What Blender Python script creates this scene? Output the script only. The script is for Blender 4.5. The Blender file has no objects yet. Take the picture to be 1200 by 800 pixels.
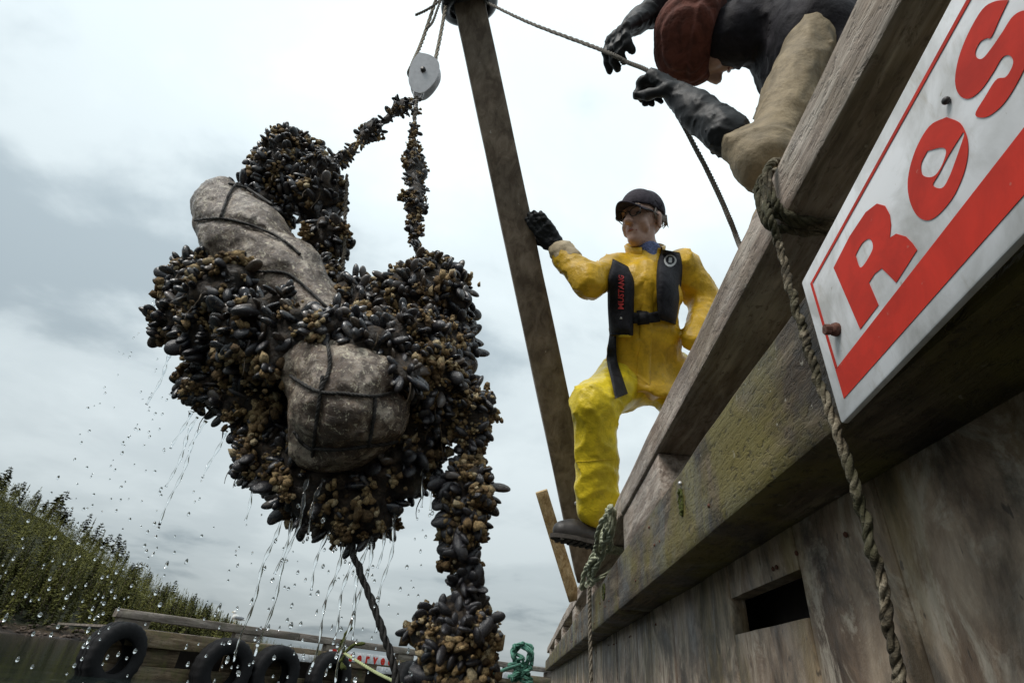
import bpy, bmesh, math, random
import numpy as np
from mathutils import Matrix, Vector
random.seed(7); RNG = np.random.default_rng(7)
V3 = lambda *a: np.array(a, float)
def unit(v): v = np.asarray(v, float); return v/np.linalg.norm(v)

# ------------------------------------------------------------------ camera
SC = bpy.context.scene; COL = SC.collection
F = 612.0; PIT, ROL, YAW = math.radians(33.0), math.radians(5.75), math.radians(4.7)
C = V3(0, 0, 0.35)
FW = V3(-math.sin(YAW)*math.cos(PIT), math.cos(YAW)*math.cos(PIT), math.sin(PIT))
_r0 = V3(math.cos(YAW), math.sin(YAW), 0); _u0 = np.cross(_r0, FW)
RT = _r0*math.cos(ROL) + _u0*math.sin(ROL); UP = -_r0*math.sin(ROL) + _u0*math.cos(ROL)
cam = bpy.data.cameras.new('camera'); camo = bpy.data.objects.new('camera', cam); COL.objects.link(camo)
cam.sensor_width = 36; cam.lens = 36*F/1200; cam.clip_start = 0.02; cam.clip_end = 3000
camo.matrix_world = Matrix(((RT[0], UP[0], -FW[0], C[0]), (RT[1], UP[1], -FW[1], C[1]), (RT[2], UP[2], -FW[2], C[2]), (0, 0, 0, 1)))
SC.camera = camo
# measuring helpers: where a direction seen from the camera meets a real plane of the place
def ray(px, py): return RT*(px-600)/F + UP*(400-py)/F + FW
def P(px, py, d): return C + ray(px, py)*d
def PX(px, py, x): r = ray(px, py); return C + r*(x-C[0])/r[0]
def PY(px, py, y): r = ray(px, py); return C + r*(y-C[1])/r[1]
def PZ(px, py, z): r = ray(px, py); return C + r*(z-C[2])/r[2]
def proj(p):
    q = np.asarray(p, float)-C; d = q@FW
    return 600+F*(q@RT)/d, 400-F*(q@UP)/d, d

# ------------------------------------------------------------------ world and sun
SUN_EL, SUN_AZ = math.radians(50), math.radians(-140)      # azimuth from +Y towards +X
W = bpy.data.worlds.new('World'); SC.world = W; W.use_nodes = True
nt = W.node_tree; nt.nodes.clear()
def wn(t, **k):
    n = nt.nodes.new(t)
    for a, b in k.items(): setattr(n, a, b)
    return n
out = wn('ShaderNodeOutputWorld'); bg = wn('ShaderNodeBackground'); bg.inputs[1].default_value = 0.084
sky = wn('ShaderNodeTexSky', sky_type='NISHITA', sun_disc=False)
sky.sun_elevation = SUN_EL; sky.sun_rotation = SUN_AZ; sky.air_density = 1.2; sky.dust_density = 3
tc = wn('ShaderNodeTexCoord'); L = nt.links.new
def wm(op, a, b=0., c=0.):
    n = wn('ShaderNodeMath', operation=op)
    for k, v in enumerate((a, b, c)):
        if hasattr(v, 'is_linked'): L(v, n.inputs[k])
        else: n.inputs[k].default_value = v
    return n.outputs[0]
sx = wn('ShaderNodeSeparateXYZ'); L(tc.outputs['Generated'], sx.inputs[0])
zc_ = wm('MAXIMUM', sx.outputs[2], 0.0); den = wm('ADD', zc_, .16)
cb = wn('ShaderNodeCombineXYZ'); L(wm('DIVIDE', sx.outputs[0], den), cb.inputs[0]); L(wm('DIVIDE', sx.outputs[1], den), cb.inputs[1]); cb.inputs[2].default_value = 1.7
def wnoise(scale, det, rough, dist):
    n = wn('ShaderNodeTexNoise'); n.inputs['Scale'].default_value = scale; n.inputs['Detail'].default_value = det; n.inputs['Roughness'].default_value = rough; n.inputs['Distortion'].default_value = dist
    L(cb.outputs[0], n.inputs[0]); return n.outputs[0]
na, nb_ = wnoise(.62, 6, .5, .5), wnoise(2.3, 6, .55, .3)
cl = wm('ADD', wm('MULTIPLY', na, .75), wm('MULTIPLY', nb_, .25))
r1 = wn('ShaderNodeValToRGB'); r1.color_ramp.interpolation = 'EASE'; L(cl, r1.inputs[0])
r1.color_ramp.elements[0].position = 0.40; r1.color_ramp.elements[0].color = (.60, .645, .68, 1)
r1.color_ramp.elements[1].position = 0.60; r1.color_ramp.elements[1].color = (1.14, 1.15, 1.15, 1)
e = r1.color_ramp.elements.new(0.49); e.color = (.97, .99, 1.0, 1)
grad = wm('MULTIPLY_ADD', wm('POWER', zc_, .8), 5.3, 2.6)              # overcast: brighter overhead than at the horizon
cg = wn('ShaderNodeCombineColor'); L(wm('MULTIPLY', grad, .885), cg.inputs[0]); L(wm('MULTIPLY', grad, .975), cg.inputs[1]); L(wm('MULTIPLY', grad, 1.0), cg.inputs[2])
mm = wn('ShaderNodeMix', data_type='RGBA', blend_type='MULTIPLY'); mm.inputs[0].default_value = 1.0
L(cg.outputs[0], mm.inputs[6]); L(r1.outputs[0], mm.inputs[7])
mx = wn('ShaderNodeMix', data_type='RGBA'); mx.inputs[0].default_value = 0.94
L(sky.outputs[0], mx.inputs[6]); L(mm.outputs[2], mx.inputs[7]); L(mx.outputs[2], bg.inputs[0]); L(bg.outputs[0], out.inputs[0])
sd = (math.sin(SUN_AZ)*math.cos(SUN_EL), math.cos(SUN_AZ)*math.cos(SUN_EL), math.sin(SUN_EL))
sl = bpy.data.lights.new('sun', 'SUN'); sl.energy = 1.5; sl.angle = math.radians(24); sl.color = (1.0, 0.96, 0.9)
so = bpy.data.objects.new('sun', sl); COL.objects.link(so); so.location = (0, 0, 30)
so.rotation_euler = Vector(sd).to_track_quat('Z', 'Y').to_euler()
SC.view_settings.view_transform = 'Standard'; SC.view_settings.look = 'None'; SC.view_settings.gamma = 1
SC.view_settings.exposure = 0.95; SC.view_settings.use_curve_mapping = False
SC.cycles.max_bounces = 10; SC.cycles.transparent_max_bounces = 10

# ------------------------------------------------------------------ materials
MATS = {}
class NB:
    def __init__(s, name):
        s.m = bpy.data.materials.new(name); s.m.use_nodes = True; s.t = s.m.node_tree
        s.b = s.t.nodes['Principled BSDF']; s.tc = s.t.nodes.new('ShaderNodeTexCoord')
    def n(s, t, **k):
        x = s.t.nodes.new(t)
        for a, b in k.items(): setattr(x, a, b)
        return x
    def l(s, a, b): s.t.links.new(a, b)
    def noise(s, scale, detail=5, rough=.55, stretch=(1, 1, 1), dist=0, loc=(0, 0, 0), coord='Object'):
        m = s.n('ShaderNodeMapping'); m.inputs['Scale'].default_value = stretch; m.inputs['Location'].default_value = loc
        s.l(s.tc.outputs[coord], m.inputs[0])
        x = s.n('ShaderNodeTexNoise'); x.inputs['Scale'].default_value = scale; x.inputs['Detail'].default_value = detail
        x.inputs['Roughness'].default_value = rough; x.inputs['Distortion'].default_value = dist
        s.l(m.outputs[0], x.inputs[0])
        y = s.n('ShaderNodeMath', operation='MULTIPLY_ADD', use_clamp=True); y.inputs[1].default_value = 1.75; y.inputs[2].default_value = -.375
        s.l(x.outputs[0], y.inputs[0]); return y.outputs[0]
    def ramp(s, fac, stops, interp='LINEAR'):
        r = s.n('ShaderNodeValToRGB'); cr = r.color_ramp; cr.interpolation = interp
        while len(cr.elements) < len(stops): cr.elements.new(0.5)
        for el, (p, c) in zip(cr.elements, stops):
            el.position = p; el.color = (c, c, c, 1) if isinstance(c, (int, float)) else (*c, 1)
        s.l(fac, r.inputs[0]); return r.outputs[0]
    def mix(s, fac, a, b, mode='MIX'):
        x = s.n('ShaderNodeMix', data_type='RGBA', blend_type=mode)
        for i, v in ((0, fac), (6, a), (7, b)):
            if hasattr(v, 'is_linked'): s.l(v, x.inputs[i])
            elif isinstance(v, (int, float)): x.inputs[i].default_value = v
            else: x.inputs[i].default_value = (*v, 1)
        return x.outputs[2]
    def math(s, op, a, b=0):
        x = s.n('ShaderNodeMath', operation=op)
        for i, v in ((0, a), (1, b)):
            if hasattr(v, 'is_linked'): s.l(v, x.inputs[i])
            else: x.inputs[i].default_value = v
        return x.outputs[0]
    def set(s, color=None, rough=None, **k):
        for key, v in (('Base Color', color), ('Roughness', rough), *((a.replace('_', ' '), b) for a, b in k.items())):
            if v is None: continue
            if hasattr(v, 'is_linked'): s.l(v, s.b.inputs[key])
            elif isinstance(v, tuple) and len(v) == 3: s.b.inputs[key].default_value = (*v, 1)
            else: s.b.inputs[key].default_value = v
        return s
    def bump(s, h, strength=.5, dist=.002):
        b = s.n('ShaderNodeBump'); b.inputs['Strength'].default_value = strength; b.inputs['Distance'].default_value = dist
        s.l(h, b.inputs['Height']); s.l(b.outputs[0], s.b.inputs['Normal']); return s

def wood(name, axis, dark, mid, light, algae=0.0, algae_col=(.09, .085, .02), wet=.0, stain=.5, scale=1.0):
    n = NB(name)
    st = [1, 1, 1]; st[axis] = .12; st = tuple(st)
    g = n.noise(38*scale, 7, .65, st, .6)
    fine = n.noise(150*scale, 5, .65, tuple(.09 if i == axis else 1 for i in range(3)), .5)
    pits = n.noise(120*scale, 4, .7, tuple(.5 if i == axis else 1 for i in range(3)), .4, (2, 6, 1))
    c = n.ramp(g, [(.28, dark), (.5, mid), (.72, light)])
    c = n.mix(.35, c, n.ramp(fine, [(.35, .35), (.65, 1.0)]), 'MULTIPLY')
    blot = n.noise(7*scale, 6, .62, (1, 1, 1), .4, (3.1, 1, 2))
    c = n.mix(stain, c, n.ramp(blot, [(.36, .28), (.6, 1.0)]), 'MULTIPLY')
    if algae:
        a = n.ramp(n.noise(5, 6, .65, (1, .6, .5), .8, (.4, 2, 5)), [(.46, 0.0), (.68, algae)])
        c = n.mix(a, c, algae_col)
    spots = n.ramp(n.noise(70, 2, .5, (1, 1, 1), 0, (9, 4, 1)), [(.86, 0.0), (.90, .45)])
    c = n.mix(spots, c, (.42, .40, .34))
    c = n.mix(n.ramp(pits, [(.62, 0.0), (.74, .6)]), c, tuple(x*.5 for x in dark))
    h = n.mix(.5, g, fine); h = n.mix(.35, h, n.ramp(pits, [(.5, 1.0), (.75, 0.0)]))
    n.set(c, n.ramp(blot, [(.3, .42 if wet else .62), (.7, .8)]), Specular_IOR_Level=.35).bump(h, .75, .004)
    return n.m

def plain(name, col, rough=.6, var=.25, scale=30, bump=.3, bd=.002, **k):
    n = NB(name)
    a = n.noise(scale, 5, .6); b = n.noise(scale*.18, 4, .6, (1, 1, 1), .3, (5, 2, 1))
    c = n.mix(n.math('MULTIPLY', a, 1.0), tuple(x*(1-var) for x in col), tuple(min(1, x*(1+var)) for x in col))
    c = n.mix(.5*min(1, var*2), c, n.ramp(b, [(.32, .45), (.62, 1.0)]), 'MULTIPLY')
    n.set(c, rough, **k).bump(a, bump, bd)
    return n.m

M = {}
M['beam'] = wood('wet_beam_wood', 1, (.045, .030, .018), (.118, .086, .056), (.24, .19, .13), .85, (.15, .125, .03), 1, .8)
M['rail'] = wood('weathered_rail_wood', 1, (.25, .19, .15), (.45, .37, .31), (.62, .54, .47), .12, (.2, .19, .08), 0, .35)
M['wall'] = None
M['deck'] = wood('deck_wood', 0, (.14, .12, .1), (.26, .23, .2), (.38, .34, .3), .2)
M['far'] = wood('far_dock_wood', 0, (.085, .06, .035), (.17, .12, .07), (.27, .21, .14), .45, (.11, .12, .03), 1, .5, .5)
M['farrail'] = wood('far_rail_wood', 0, (.15, .12, .1), (.24, .2, .17), (.36, .31, .27), .2, (.1, .11, .04), 0, .4, .5)
M['new'] = wood('sawn_lumber', 2, (.33, .21, .09), (.52, .36, .18), (.62, .47, .27), .1, (.2, .18, .06), 0, .3)
def wall_mat():
    n = NB('stained_wall_board')
    st = n.mix(.45, n.noise(9, 7, .62, (1, 1, .35), .9), n.noise(5, 7, .7, (1, 1, .7), .6, (2, 7, 4)))
    pl = n.noise(14, 9, .75, (1, 1, .6), .8, (4, 1, 3))
    c = n.ramp(st, [(.22, (.06, .037, .024)), (.42, (.20, .135, .09)), (.58, (.38, .29, .21)), (.80, (.62, .52, .41))])
    c = n.mix(n.ramp(pl, [(.5, 0.0), (.66, .8)]), c, (.52, .455, .37))
    c = n.mix(n.ramp(n.noise(7, 5, .6, (1, 1, .2), .4, (8, 2, 7)), [(.52, 0.0), (.72, .65)]), c, (.20, .145, .045))
    c = n.mix(n.ramp(n.noise(55, 3, .6, (1, 1, .5)), [(.80, 0.0), (.86, .7)]), c, (.03, .024, .02))
    c = n.mix(.3, c, n.ramp(n.noise(120, 4, .65, (1, 1, .35)), [(.35, .45), (.65, 1.0)]), 'MULTIPLY')
    c = n.mix(.75, c, n.ramp(n.noise(6.5, 8, .72, (1, 1, .6), .7, (1, 9, 3)), [(.36, .16), (.46, .6), (.58, 1.2)]), 'MULTIPLY')
    n.set(c, n.ramp(pl, [(.35, .35), (.7, .75)]), Specular_IOR_Level=.4).bump(n.mix(.5, pl, st), .7, .005)
    return n.m
M['wall'] = wall_mat()
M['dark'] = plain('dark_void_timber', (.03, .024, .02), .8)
M['moss_brown'] = plain('brown_weed', (.07, .045, .02), .6, .5, 120, .6, .004)
M['moss'] = plain('moss', (.07, .085, .015), .95, .5, 120, 1, .006)
def sign_white():
    n = NB('sign_white')
    c = n.ramp(n.noise(14, 6, .6, dist=.5), [(.25, (.46, .46, .45)), (.6, (.76, .77, .79))])
    c = n.mix(n.ramp(n.noise(26, 7, .7, (1, 1, .25), .6, (3, 3, 8)), [(.66, 0.0), (.85, .45)]), c, (.33, .29, .22))
    c = n.mix(n.ramp(n.noise(90, 3, .5), [(.88, 0.0), (.93, .6)]), c, (.30, .26, .2))
    n.set(c, .5, Specular_IOR_Level=.25).bump(n.noise(60, 3), .06, .001); return n.m
def sign_red(name, r):
    n = NB(name)
    c = n.ramp(n.noise(18, 6, .65, dist=.5), [(.3, tuple(x*.75 for x in r)), (.65, r)])
    c = n.mix(n.ramp(n.noise(110, 3, .5), [(.88, 0.0), (.93, .4)]), c, (.45, .25, .2))
    n.set(c, .6, Specular_IOR_Level=.2); return n.m
M['swhite'] = sign_white(); M['sred'] = sign_red('sign_red', (.62, .035, .018))
M['rust'] = plain('rusty_screw', (.13, .045, .025), .75, .5, 300, .8)
M['metal'] = plain('galvanised_steel', (.62, .62, .64), .42, .15, 60, .15, .001, Metallic=.35)
M['black_metal'] = plain('black_iron', (.03, .028, .027), .5, .3, 60, .3)
M['rubber'] = plain('tyre_rubber', (.010, .010, .011), .75, .35, 40, .6, .004, Specular_IOR_Level=.2)
M['blackband'] = plain('black_rubber_band', (.012, .013, .016), .3, .3, 40, .3)
M['rope_tan'] = plain('tan_rope', (.30, .26, .20), .9, .4, 260, 1, .003)
M['rope_grey'] = plain('grey_rope', (.20, .18, .155), .9, .4, 260, 1, .003)
M['rope_dark'] = plain('fouled_rope', (.085, .07, .05), .85, .6, 180, 1, .004)
def dock_rope_mat():
    n = NB('weathered_dock_rope')
    a = n.noise(70, 5, .65, dist=.5); b = n.noise(14, 4, .6)
    c = n.ramp(a, [(.3, (.035, .028, .016)), (.5, (.10, .08, .05)), (.75, (.30, .26, .19))])
    c = n.mix(n.ramp(b, [(.42, 0.0), (.62, .85)]), c, (.035, .034, .012))
    n.set(c, .92).bump(a, 1, .004); return n.m
M['rope_dock'] = dock_rope_mat()
M['rope_green'] = plain('green_mooring_rope', (.07, .20, .145), .8, .4, 120, .8, .003)
M['rope_sage'] = plain('faded_green_rope', (.46, .48, .34), .9, .5, 150, 1, .003)
M['rope_lime'] = plain('pale_lime_line', (.36, .40, .20), .7, .25, 120, .5)
M['rope_black'] = plain('black_line', (.02, .018, .016), .7, .4, 150, .6)
def mast_mat():
    n = NB('brown_mast_timber')
    c = n.ramp(n.noise(20, 7, .65, (1, 1, .12), .5), [(.3, (.125, .092, .064)), (.55, (.215, .168, .122)), (.75, (.275, .22, .168))])
    c = n.mix(.5, c, n.ramp(n.noise(4, 5, .6), [(.35, .5), (.6, 1.0)]), 'MULTIPLY')
    c = n.mix(n.ramp(n.noise(60, 3, .55, (1, 1, .22), .3), [(.90, 0.0), (.93, .7)]), c, (.5, .46, .40))
    n.set(c, .6, Specular_IOR_Level=.3).bump(n.noise(90, 5, .6, (1, 1, .1)), .45, .002); return n.m
M['mast'] = mast_mat()
def mussel_mat():
    n = NB('mussel_shell')
    g = n.n('ShaderNodeNewGeometry')
    c = n.ramp(g.outputs['Random Per Island'], [(0, (.006, .007, .010)), (.45, (.012, .013, .019)), (.72, (.024, .025, .033)), (.87, (.06, .040, .025)), (1, (.13, .12, .12))])
    w = n.noise(70, 5, .65, (1, 1, 1), .4)
    c = n.mix(n.ramp(w, [(.52, 0.0), (.74, .55)]), c, (.10, .075, .05))
    c = n.mix(n.ramp(n.noise(190, 3, .5), [(.82, 0.0), (.88, .8)]), c, (.40, .36, .30))
    n.set(c, n.ramp(w, [(.35, .16), (.75, .48)]), Specular_IOR_Level=.6).bump(n.noise(220, 4), .3, .002); return n.m
M['mussel'] = mussel_mat()
def barn_mat():
    n = NB('barnacle_crust')
    g = n.n('ShaderNodeNewGeometry')
    c = n.ramp(g.outputs['Random Per Island'], [(0, (.10, .062, .03)), (.4, (.27, .175, .082)), (.75, (.48, .34, .165)), (1, (.66, .54, .34))])
    w = n.noise(160, 5, .7)
    c = n.mix(.7, c, n.ramp(w, [(.32, .25), (.62, 1.1)]), 'MULTIPLY')
    n.set(c, .8, Specular_IOR_Level=.3).bump(w, 1, .006); return n.m
M['barn'] = barn_mat()
def foul_mat():
    n = NB('dark_fouling')
    w = n.noise(45, 8, .7, dist=.4)
    c = n.ramp(w, [(.3, (.010, .007, .005)), (.55, (.040, .027, .017)), (.72, (.10, .07, .045))])
    n.set(c, n.ramp(w, [(.3, .3), (.7, .85)])).bump(w, 1, .02); return n.m
M['foul'] = foul_mat()
def float_mat():
    n = NB('old_float_skin')
    w = n.noise(11, 8, .68, dist=.7); f = n.noise(42, 8, .75, dist=.5)
    c = n.ramp(w, [(.22, (.045, .026, .015)), (.42, (.15, .105, .072)), (.60, (.31, .255, .20)), (.80, (.50, .44, .35))])
    c = n.mix(n.ramp(f, [(.40, 0.0), (.58, .88)]), c, (.045, .026, .015))
    c = n.mix(n.ramp(n.noise(80, 6, .75, dist=1), [(.62, 0.0), (.70, .8)]), c, (.62, .56, .42))
    n.set(c, n.ramp(f, [(.35, .20), (.7, .6)]), Specular_IOR_Level=.6).bump(f, .7, .006); return n.m
M['float'] = float_mat()
def cloth(name, col, rough=.5, var=.2, sc=9, wr=.5):
    n = NB(name)
    w = n.noise(sc, 6, .6, dist=.8); f = n.noise(70, 5, .6)
    cr_ = n.n('ShaderNodeTexNoise'); cr_.noise_type = 'RIDGED_MULTIFRACTAL'; cr_.normalize = True; cr_.inputs['Scale'].default_value = sc*.8; cr_.inputs['Detail'].default_value = 3; cr_.inputs['Distortion'].default_value = 1.2; n.l(n.tc.outputs['Object'], cr_.inputs[0])
    c = n.mix(n.ramp(w, [(.3, 0.0), (.7, 1.0)]), tuple(x*(1-var) for x in col), tuple(min(1, x*(1+var)) for x in col))
    c = n.mix(n.ramp(n.noise(25, 6, .7), [(.55, 0.0), (.75, .4)]), c, tuple(x*.45 for x in col))
    n.set(c, rough, Specular_IOR_Level=.3 if max(col) > .1 else .15).bump(n.mix(.25, n.mix(.45, w, cr_.outputs[0]), f), wr*1.1, .012); return n.m
M['jacket'] = cloth('yellow_raincoat', (.60, .36, .018), .36)
M['trousers'] = cloth('yellow_bib_trousers', (.66, .50, .022), .34)
M['cuff'] = cloth('jacket_lining', (.50, .40, .26), .7)
M['vest'] = cloth('black_vest', (.022, .022, .027), .75, .3, 20, .4)
M['belt'] = cloth('black_webbing', (.014, .014, .016), .5, .3, 40, .3)
M['vred'] = plain('red_print', (.55, .05, .05), .6, .1)
M['vgrey'] = plain('grey_print', (.42, .42, .41), .6, .2, 80)
M['vyel'] = plain('yellow_handle', (.75, .55, .03), .5, .1)
M['skin'] = plain('skin', (.44, .27, .205), .5, .15, 60, .2, .001)
M['lips'] = plain('lips', (.27, .10, .085), .5, .1)
M['hair'] = plain('grey_brown_hair', (.20, .16, .13), .6, .4, 200, .8)
M['cap'] = cloth('dark_cap', (.042, .036, .046), .75, .25, 25, .3)
M['maroon'] = cloth('maroon_cap', (.12, .038, .026), .85, .3, 30, .5)
M['glove'] = plain('black_rubber_glove', (.012, .013, .015), .55, .4, 40, .4, Specular_IOR_Level=.3)
M['boot'] = plain('dark_boot', (.035, .030, .028), .5, .4, 40, .4)
M['sole'] = plain('boot_sole', (.05, .042, .036), .8, .4, 80, .6)
M['scarf'] = plain('blue_patterned_scarf', (.12, .15, .30), .8, .9, 120, .3)
M['eye'] = plain('eye', (.03, .02, .016), .15, .1)
M['darkjacket'] = cloth('dark_jacket', (.020, .018, .022), .7, .3, 15, .4)
M['tan'] = cloth('tan_trousers', (.30, .23, .15), .75, .25, 10, .5)
M['olive'] = cloth('olive_sleeve', (.24, .19, .12), .7, .3, 12, .5)
M['white'] = plain('white_feathers', (.75, .74, .72), .8, .1)
M['wing'] = plain('grey_feathers', (.35, .36, .38), .8, .1)
M['beak'] = plain('yellow_beak', (.6, .4, .05), .5, .1)
def water_mat():
    n = NB('sea_water')
    h = n.mix(.35, n.noise(3, 5, .5, (1, 1, 1), .6), n.noise(16, 4, .5, (1, 1, 1), .8))
    n.set((.012, .018, .016), .06, IOR=1.33, Specular_IOR_Level=.5).bump(h, .12, .015); return n.m
M['water'] = water_mat()
def drop_mat():
    n = NB('clear_water'); n.set((.95, .97, .97), .02, IOR=1.33, Transmission_Weight=1.0); return n.m
M['drop'] = drop_mat()
def leaf_mat(name, a, b):
    n = NB(name)
    o = n.n('ShaderNodeObjectInfo'); g = n.n('ShaderNodeNewGeometry')
    ns = n.n('ShaderNodeTexNoise'); ns.inputs['Scale'].default_value = .10; ns.inputs['Detail'].default_value = 4; n.l(g.outputs['Position'], ns.inputs[0])
    m = n.n('ShaderNodeMath', operation='MULTIPLY_ADD'); n.l(ns.outputs[0], m.inputs[0]); m.inputs[1].default_value = 2.6; m.inputs[2].default_value = -1.15
    t = n.n('ShaderNodeMath', operation='ADD', use_clamp=True)
    n.l(n.math('ADD', n.math('MULTIPLY', o.outputs['Random'], .45), n.math('MULTIPLY', g.outputs['Random Per Island'], .30)), t.inputs[0]); n.l(m.outputs[0], t.inputs[1])
    n.set(n.mix(t.outputs[0], a, b), .85, Specular_IOR_Level=.1); return n.m
M['leafA'] = leaf_mat('conifer_foliage', (.022, .029, .012), (.155, .152, .045))
M['leafB'] = leaf_mat('dark_conifer_foliage', (.028, .032, .020), (.085, .088, .046))
M['bark'] = plain('bark', (.13, .10, .08), .9, .3, 3)
def hill_mat():
    n = NB('hillside_ground')
    g = n.n('ShaderNodeNewGeometry'); s = n.n('ShaderNodeSeparateXYZ'); n.l(g.outputs['Position'], s.inputs[0])
    z = n.math('ADD', s.outputs[2], n.math('MULTIPLY', n.noise(.12, 4), 3.0))
    c = n.ramp(n.math('MULTIPLY', z, .1), [(.12, (.035, .028, .022)), (.20, (.075, .048, .032)), (.34, (.10, .068, .032)), (.46, (.04, .045, .016))])
    c = n.mix(.6, c, n.ramp(n.noise(.5, 6, .7), [(.3, .3), (.65, 1.1)]), 'MULTIPLY')
    n.set(c, .95).bump(n.noise(1.6, 8, .75), 1, 1.2); return n.m
M['hill'] = hill_mat()
M['rock'] = plain('shore_rock', (.085, .060, .045), .9, .45, .8, 1, .2)

# ------------------------------------------------------------------ object helpers
def tag(o, label=None, cat=None, group=None, kind=None):
    for k, v in (('label', label), ('category', cat), ('group', group), ('kind', kind)):
        if v: o[k] = v
    return o
def empty(name, loc, label=None, cat=None, group=None):
    o = bpy.data.objects.new(name, None); COL.objects.link(o); o.location = loc; o.empty_display_size = .1
    return tag(o, label, cat, group)
def wloc(o):
    p = V3(0, 0, 0)
    while o is not None: p = p + np.array(o.location); o = o.parent
    return p
def link(name, me, parent=None):
    o = bpy.data.objects.new(name, me); COL.objects.link(o)
    if parent is not None: o.parent = parent
    return o
def fast_mesh(me, v, fs):
    fs = [np.asarray(a) for a in fs if len(a)]
    me.vertices.add(len(v)); me.vertices.foreach_set('co', np.ascontiguousarray(v, np.float32).ravel())
    tot = np.concatenate([np.full(len(a), a.shape[1]) for a in fs]); li = np.concatenate([a.ravel() for a in fs]).astype(np.int32)
    me.loops.add(len(li)); me.loops.foreach_set('vertex_index', li)
    me.polygons.add(len(tot)); me.polygons.foreach_set('loop_start', np.concatenate([[0], np.cumsum(tot)[:-1]]).astype(np.int32))
    me.update(calc_edges=True); me.validate()
def obj(name, v, f, mat, parent=None, smooth=True, local=False):
    v = np.asarray(v, float).reshape(-1, 3)
    if parent is not None and not local: v = v - wloc(parent)
    me = bpy.data.meshes.new(name)
    if isinstance(f, tuple) or isinstance(f, np.ndarray): fast_mesh(me, v, f if isinstance(f, tuple) else (f,))
    else: me.from_pydata(v.tolist(), [], f); me.update()
    if smooth: me.polygons.foreach_set('use_smooth', np.ones(len(me.polygons), bool))
    me.materials.append(mat if not isinstance(mat, str) else M[mat])
    return link(name, me, parent)
class MB:
    def __init__(s): s.v = []; s.f = []
    def add(s, v, f):
        n = len(s.v); s.v.extend(np.asarray(v, float).tolist()); s.f.extend([[i+n for i in q] for q in f]); return s
    def build(s, name, mat, parent=None, smooth=True, local=False): return obj(name, s.v, s.f, mat, parent, smooth, local)

def hash3(i, j, k, seed=0):
    h = (i*374761393 + j*668265263 + k*2147483647 + seed*1274126177) & 0xFFFFFFFF
    h = ((h ^ (h >> 13))*1274126177) & 0xFFFFFFFF
    return ((h ^ (h >> 16)) & 0xFFFF)/65535.0
def vnoise(p, seed=0):
    p = np.asarray(p, float); i = np.floor(p).astype(np.int64); f = p-i; f = f*f*(3-2*f); r = 0
    for a in (0, 1):
        wa = f[..., 0] if a else 1-f[..., 0]
        for b in (0, 1):
            wb = f[..., 1] if b else 1-f[..., 1]
            for c in (0, 1):
                wc = f[..., 2] if c else 1-f[..., 2]
                r = r + wa*wb*wc*hash3(i[..., 0]+a, i[..., 1]+b, i[..., 2]+c, seed)
    return r*2-1
def fbm(p, o=3, seed=0):
    r = 0; a = 1.
    for k in range(o): r = r + a*vnoise(np.asarray(p)*2**k + 7.3*k, seed+k); a *= .5
    return r

def snet(f, lo, hi, h):
    """closed surface of an implicit shape"""
    lo = np.asarray(lo, float); n = np.ceil((np.asarray(hi)-lo)/h).astype(int)+1
    ax = [lo[i]+h*np.arange(n[i]) for i in range(3)]
    G = np.stack(np.meshgrid(*ax, indexing='ij'), -1); D = np.asarray(f(G), float); D[D == 0] = 1e-9
    S = D < 0; nc = n-1; cnt = np.zeros(nc); acc = np.zeros((*nc, 3))
    for a in range(3):
        b, c = [i for i in range(3) if i != a]
        for ob in (0, 1):
            for oc in (0, 1):
                def sl(oa):
                    s = [None]*3
                    s[a] = slice(oa, nc[a]+oa); s[b] = slice(ob, nc[b]+ob); s[c] = slice(oc, nc[c]+oc); return tuple(s)
                A, B = D[sl(0)], D[sl(1)]; cr = (A < 0) != (B < 0)
                t = np.where(cr, A/np.where(cr, A-B, 1), 0)
                cnt += cr; acc[..., a] += t*cr; acc[..., b] += ob*cr; acc[..., c] += oc*cr
    m = cnt > 0; idx = np.full(nc, -1); idx[m] = np.arange(m.sum())
    v = lo + h*(np.argwhere(m) + acc[m]/cnt[m][:, None])
    F_ = []
    for a in range(3):
        b, c = (a+1) % 3, (a+2) % 3
        s0 = [slice(None)]*3; s1 = [slice(None)]*3; s0[a] = slice(0, -1); s1[a] = slice(1, None)
        cr = S[tuple(s0)] != S[tuple(s1)]; e = np.argwhere(cr)
        e = e[(e[:, b] > 0) & (e[:, c] > 0) & (e[:, b] < nc[b]) & (e[:, c] < nc[c])]
        neg = S[tuple(s0)][tuple(e.T)]
        q = []
        for db, dc in ((-1, -1), (0, -1), (0, 0), (-1, 0)):
            k = e.copy(); k[:, b] += db; k[:, c] += dc; q.append(idx[tuple(k.T)])
        q = np.stack(q, 1); q[~neg] = q[~neg][:, ::-1]; F_.append(q)
    return v, np.concatenate(F_)
def cone(a, b, ra, rb, ax=None, s=1.0):
    return (np.asarray(a, float), np.asarray(b, float), ra, rb, None if ax is None else unit(ax), s)
def cdist(p, c):
    a, b, ra, rb, ax, s = c
    q = p-a; d = b-a
    if ax is not None:
        q = q + (q@ax)[..., None]*ax*(s-1); d = d + (d@ax)*ax*(s-1)
    dd = d@d
    t = np.clip((q@d)/dd, 0, 1) if dd > 1e-12 else np.zeros(q.shape[:-1])
    return np.linalg.norm(q - t[..., None]*d, axis=-1) - (ra + (rb-ra)*t)
def smin(a, b, k):
    if k <= 0: return np.minimum(a, b)
    h = np.clip(.5+.5*(b-a)/k, 0, 1); return b*(1-h)+a*h-k*h*(1-h)
def near(d, p, wr, band=.05):
    m = np.abs(d) < band
    if m.any(): d = d.copy(); d[m] += wr(p[m])
    return d
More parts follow.
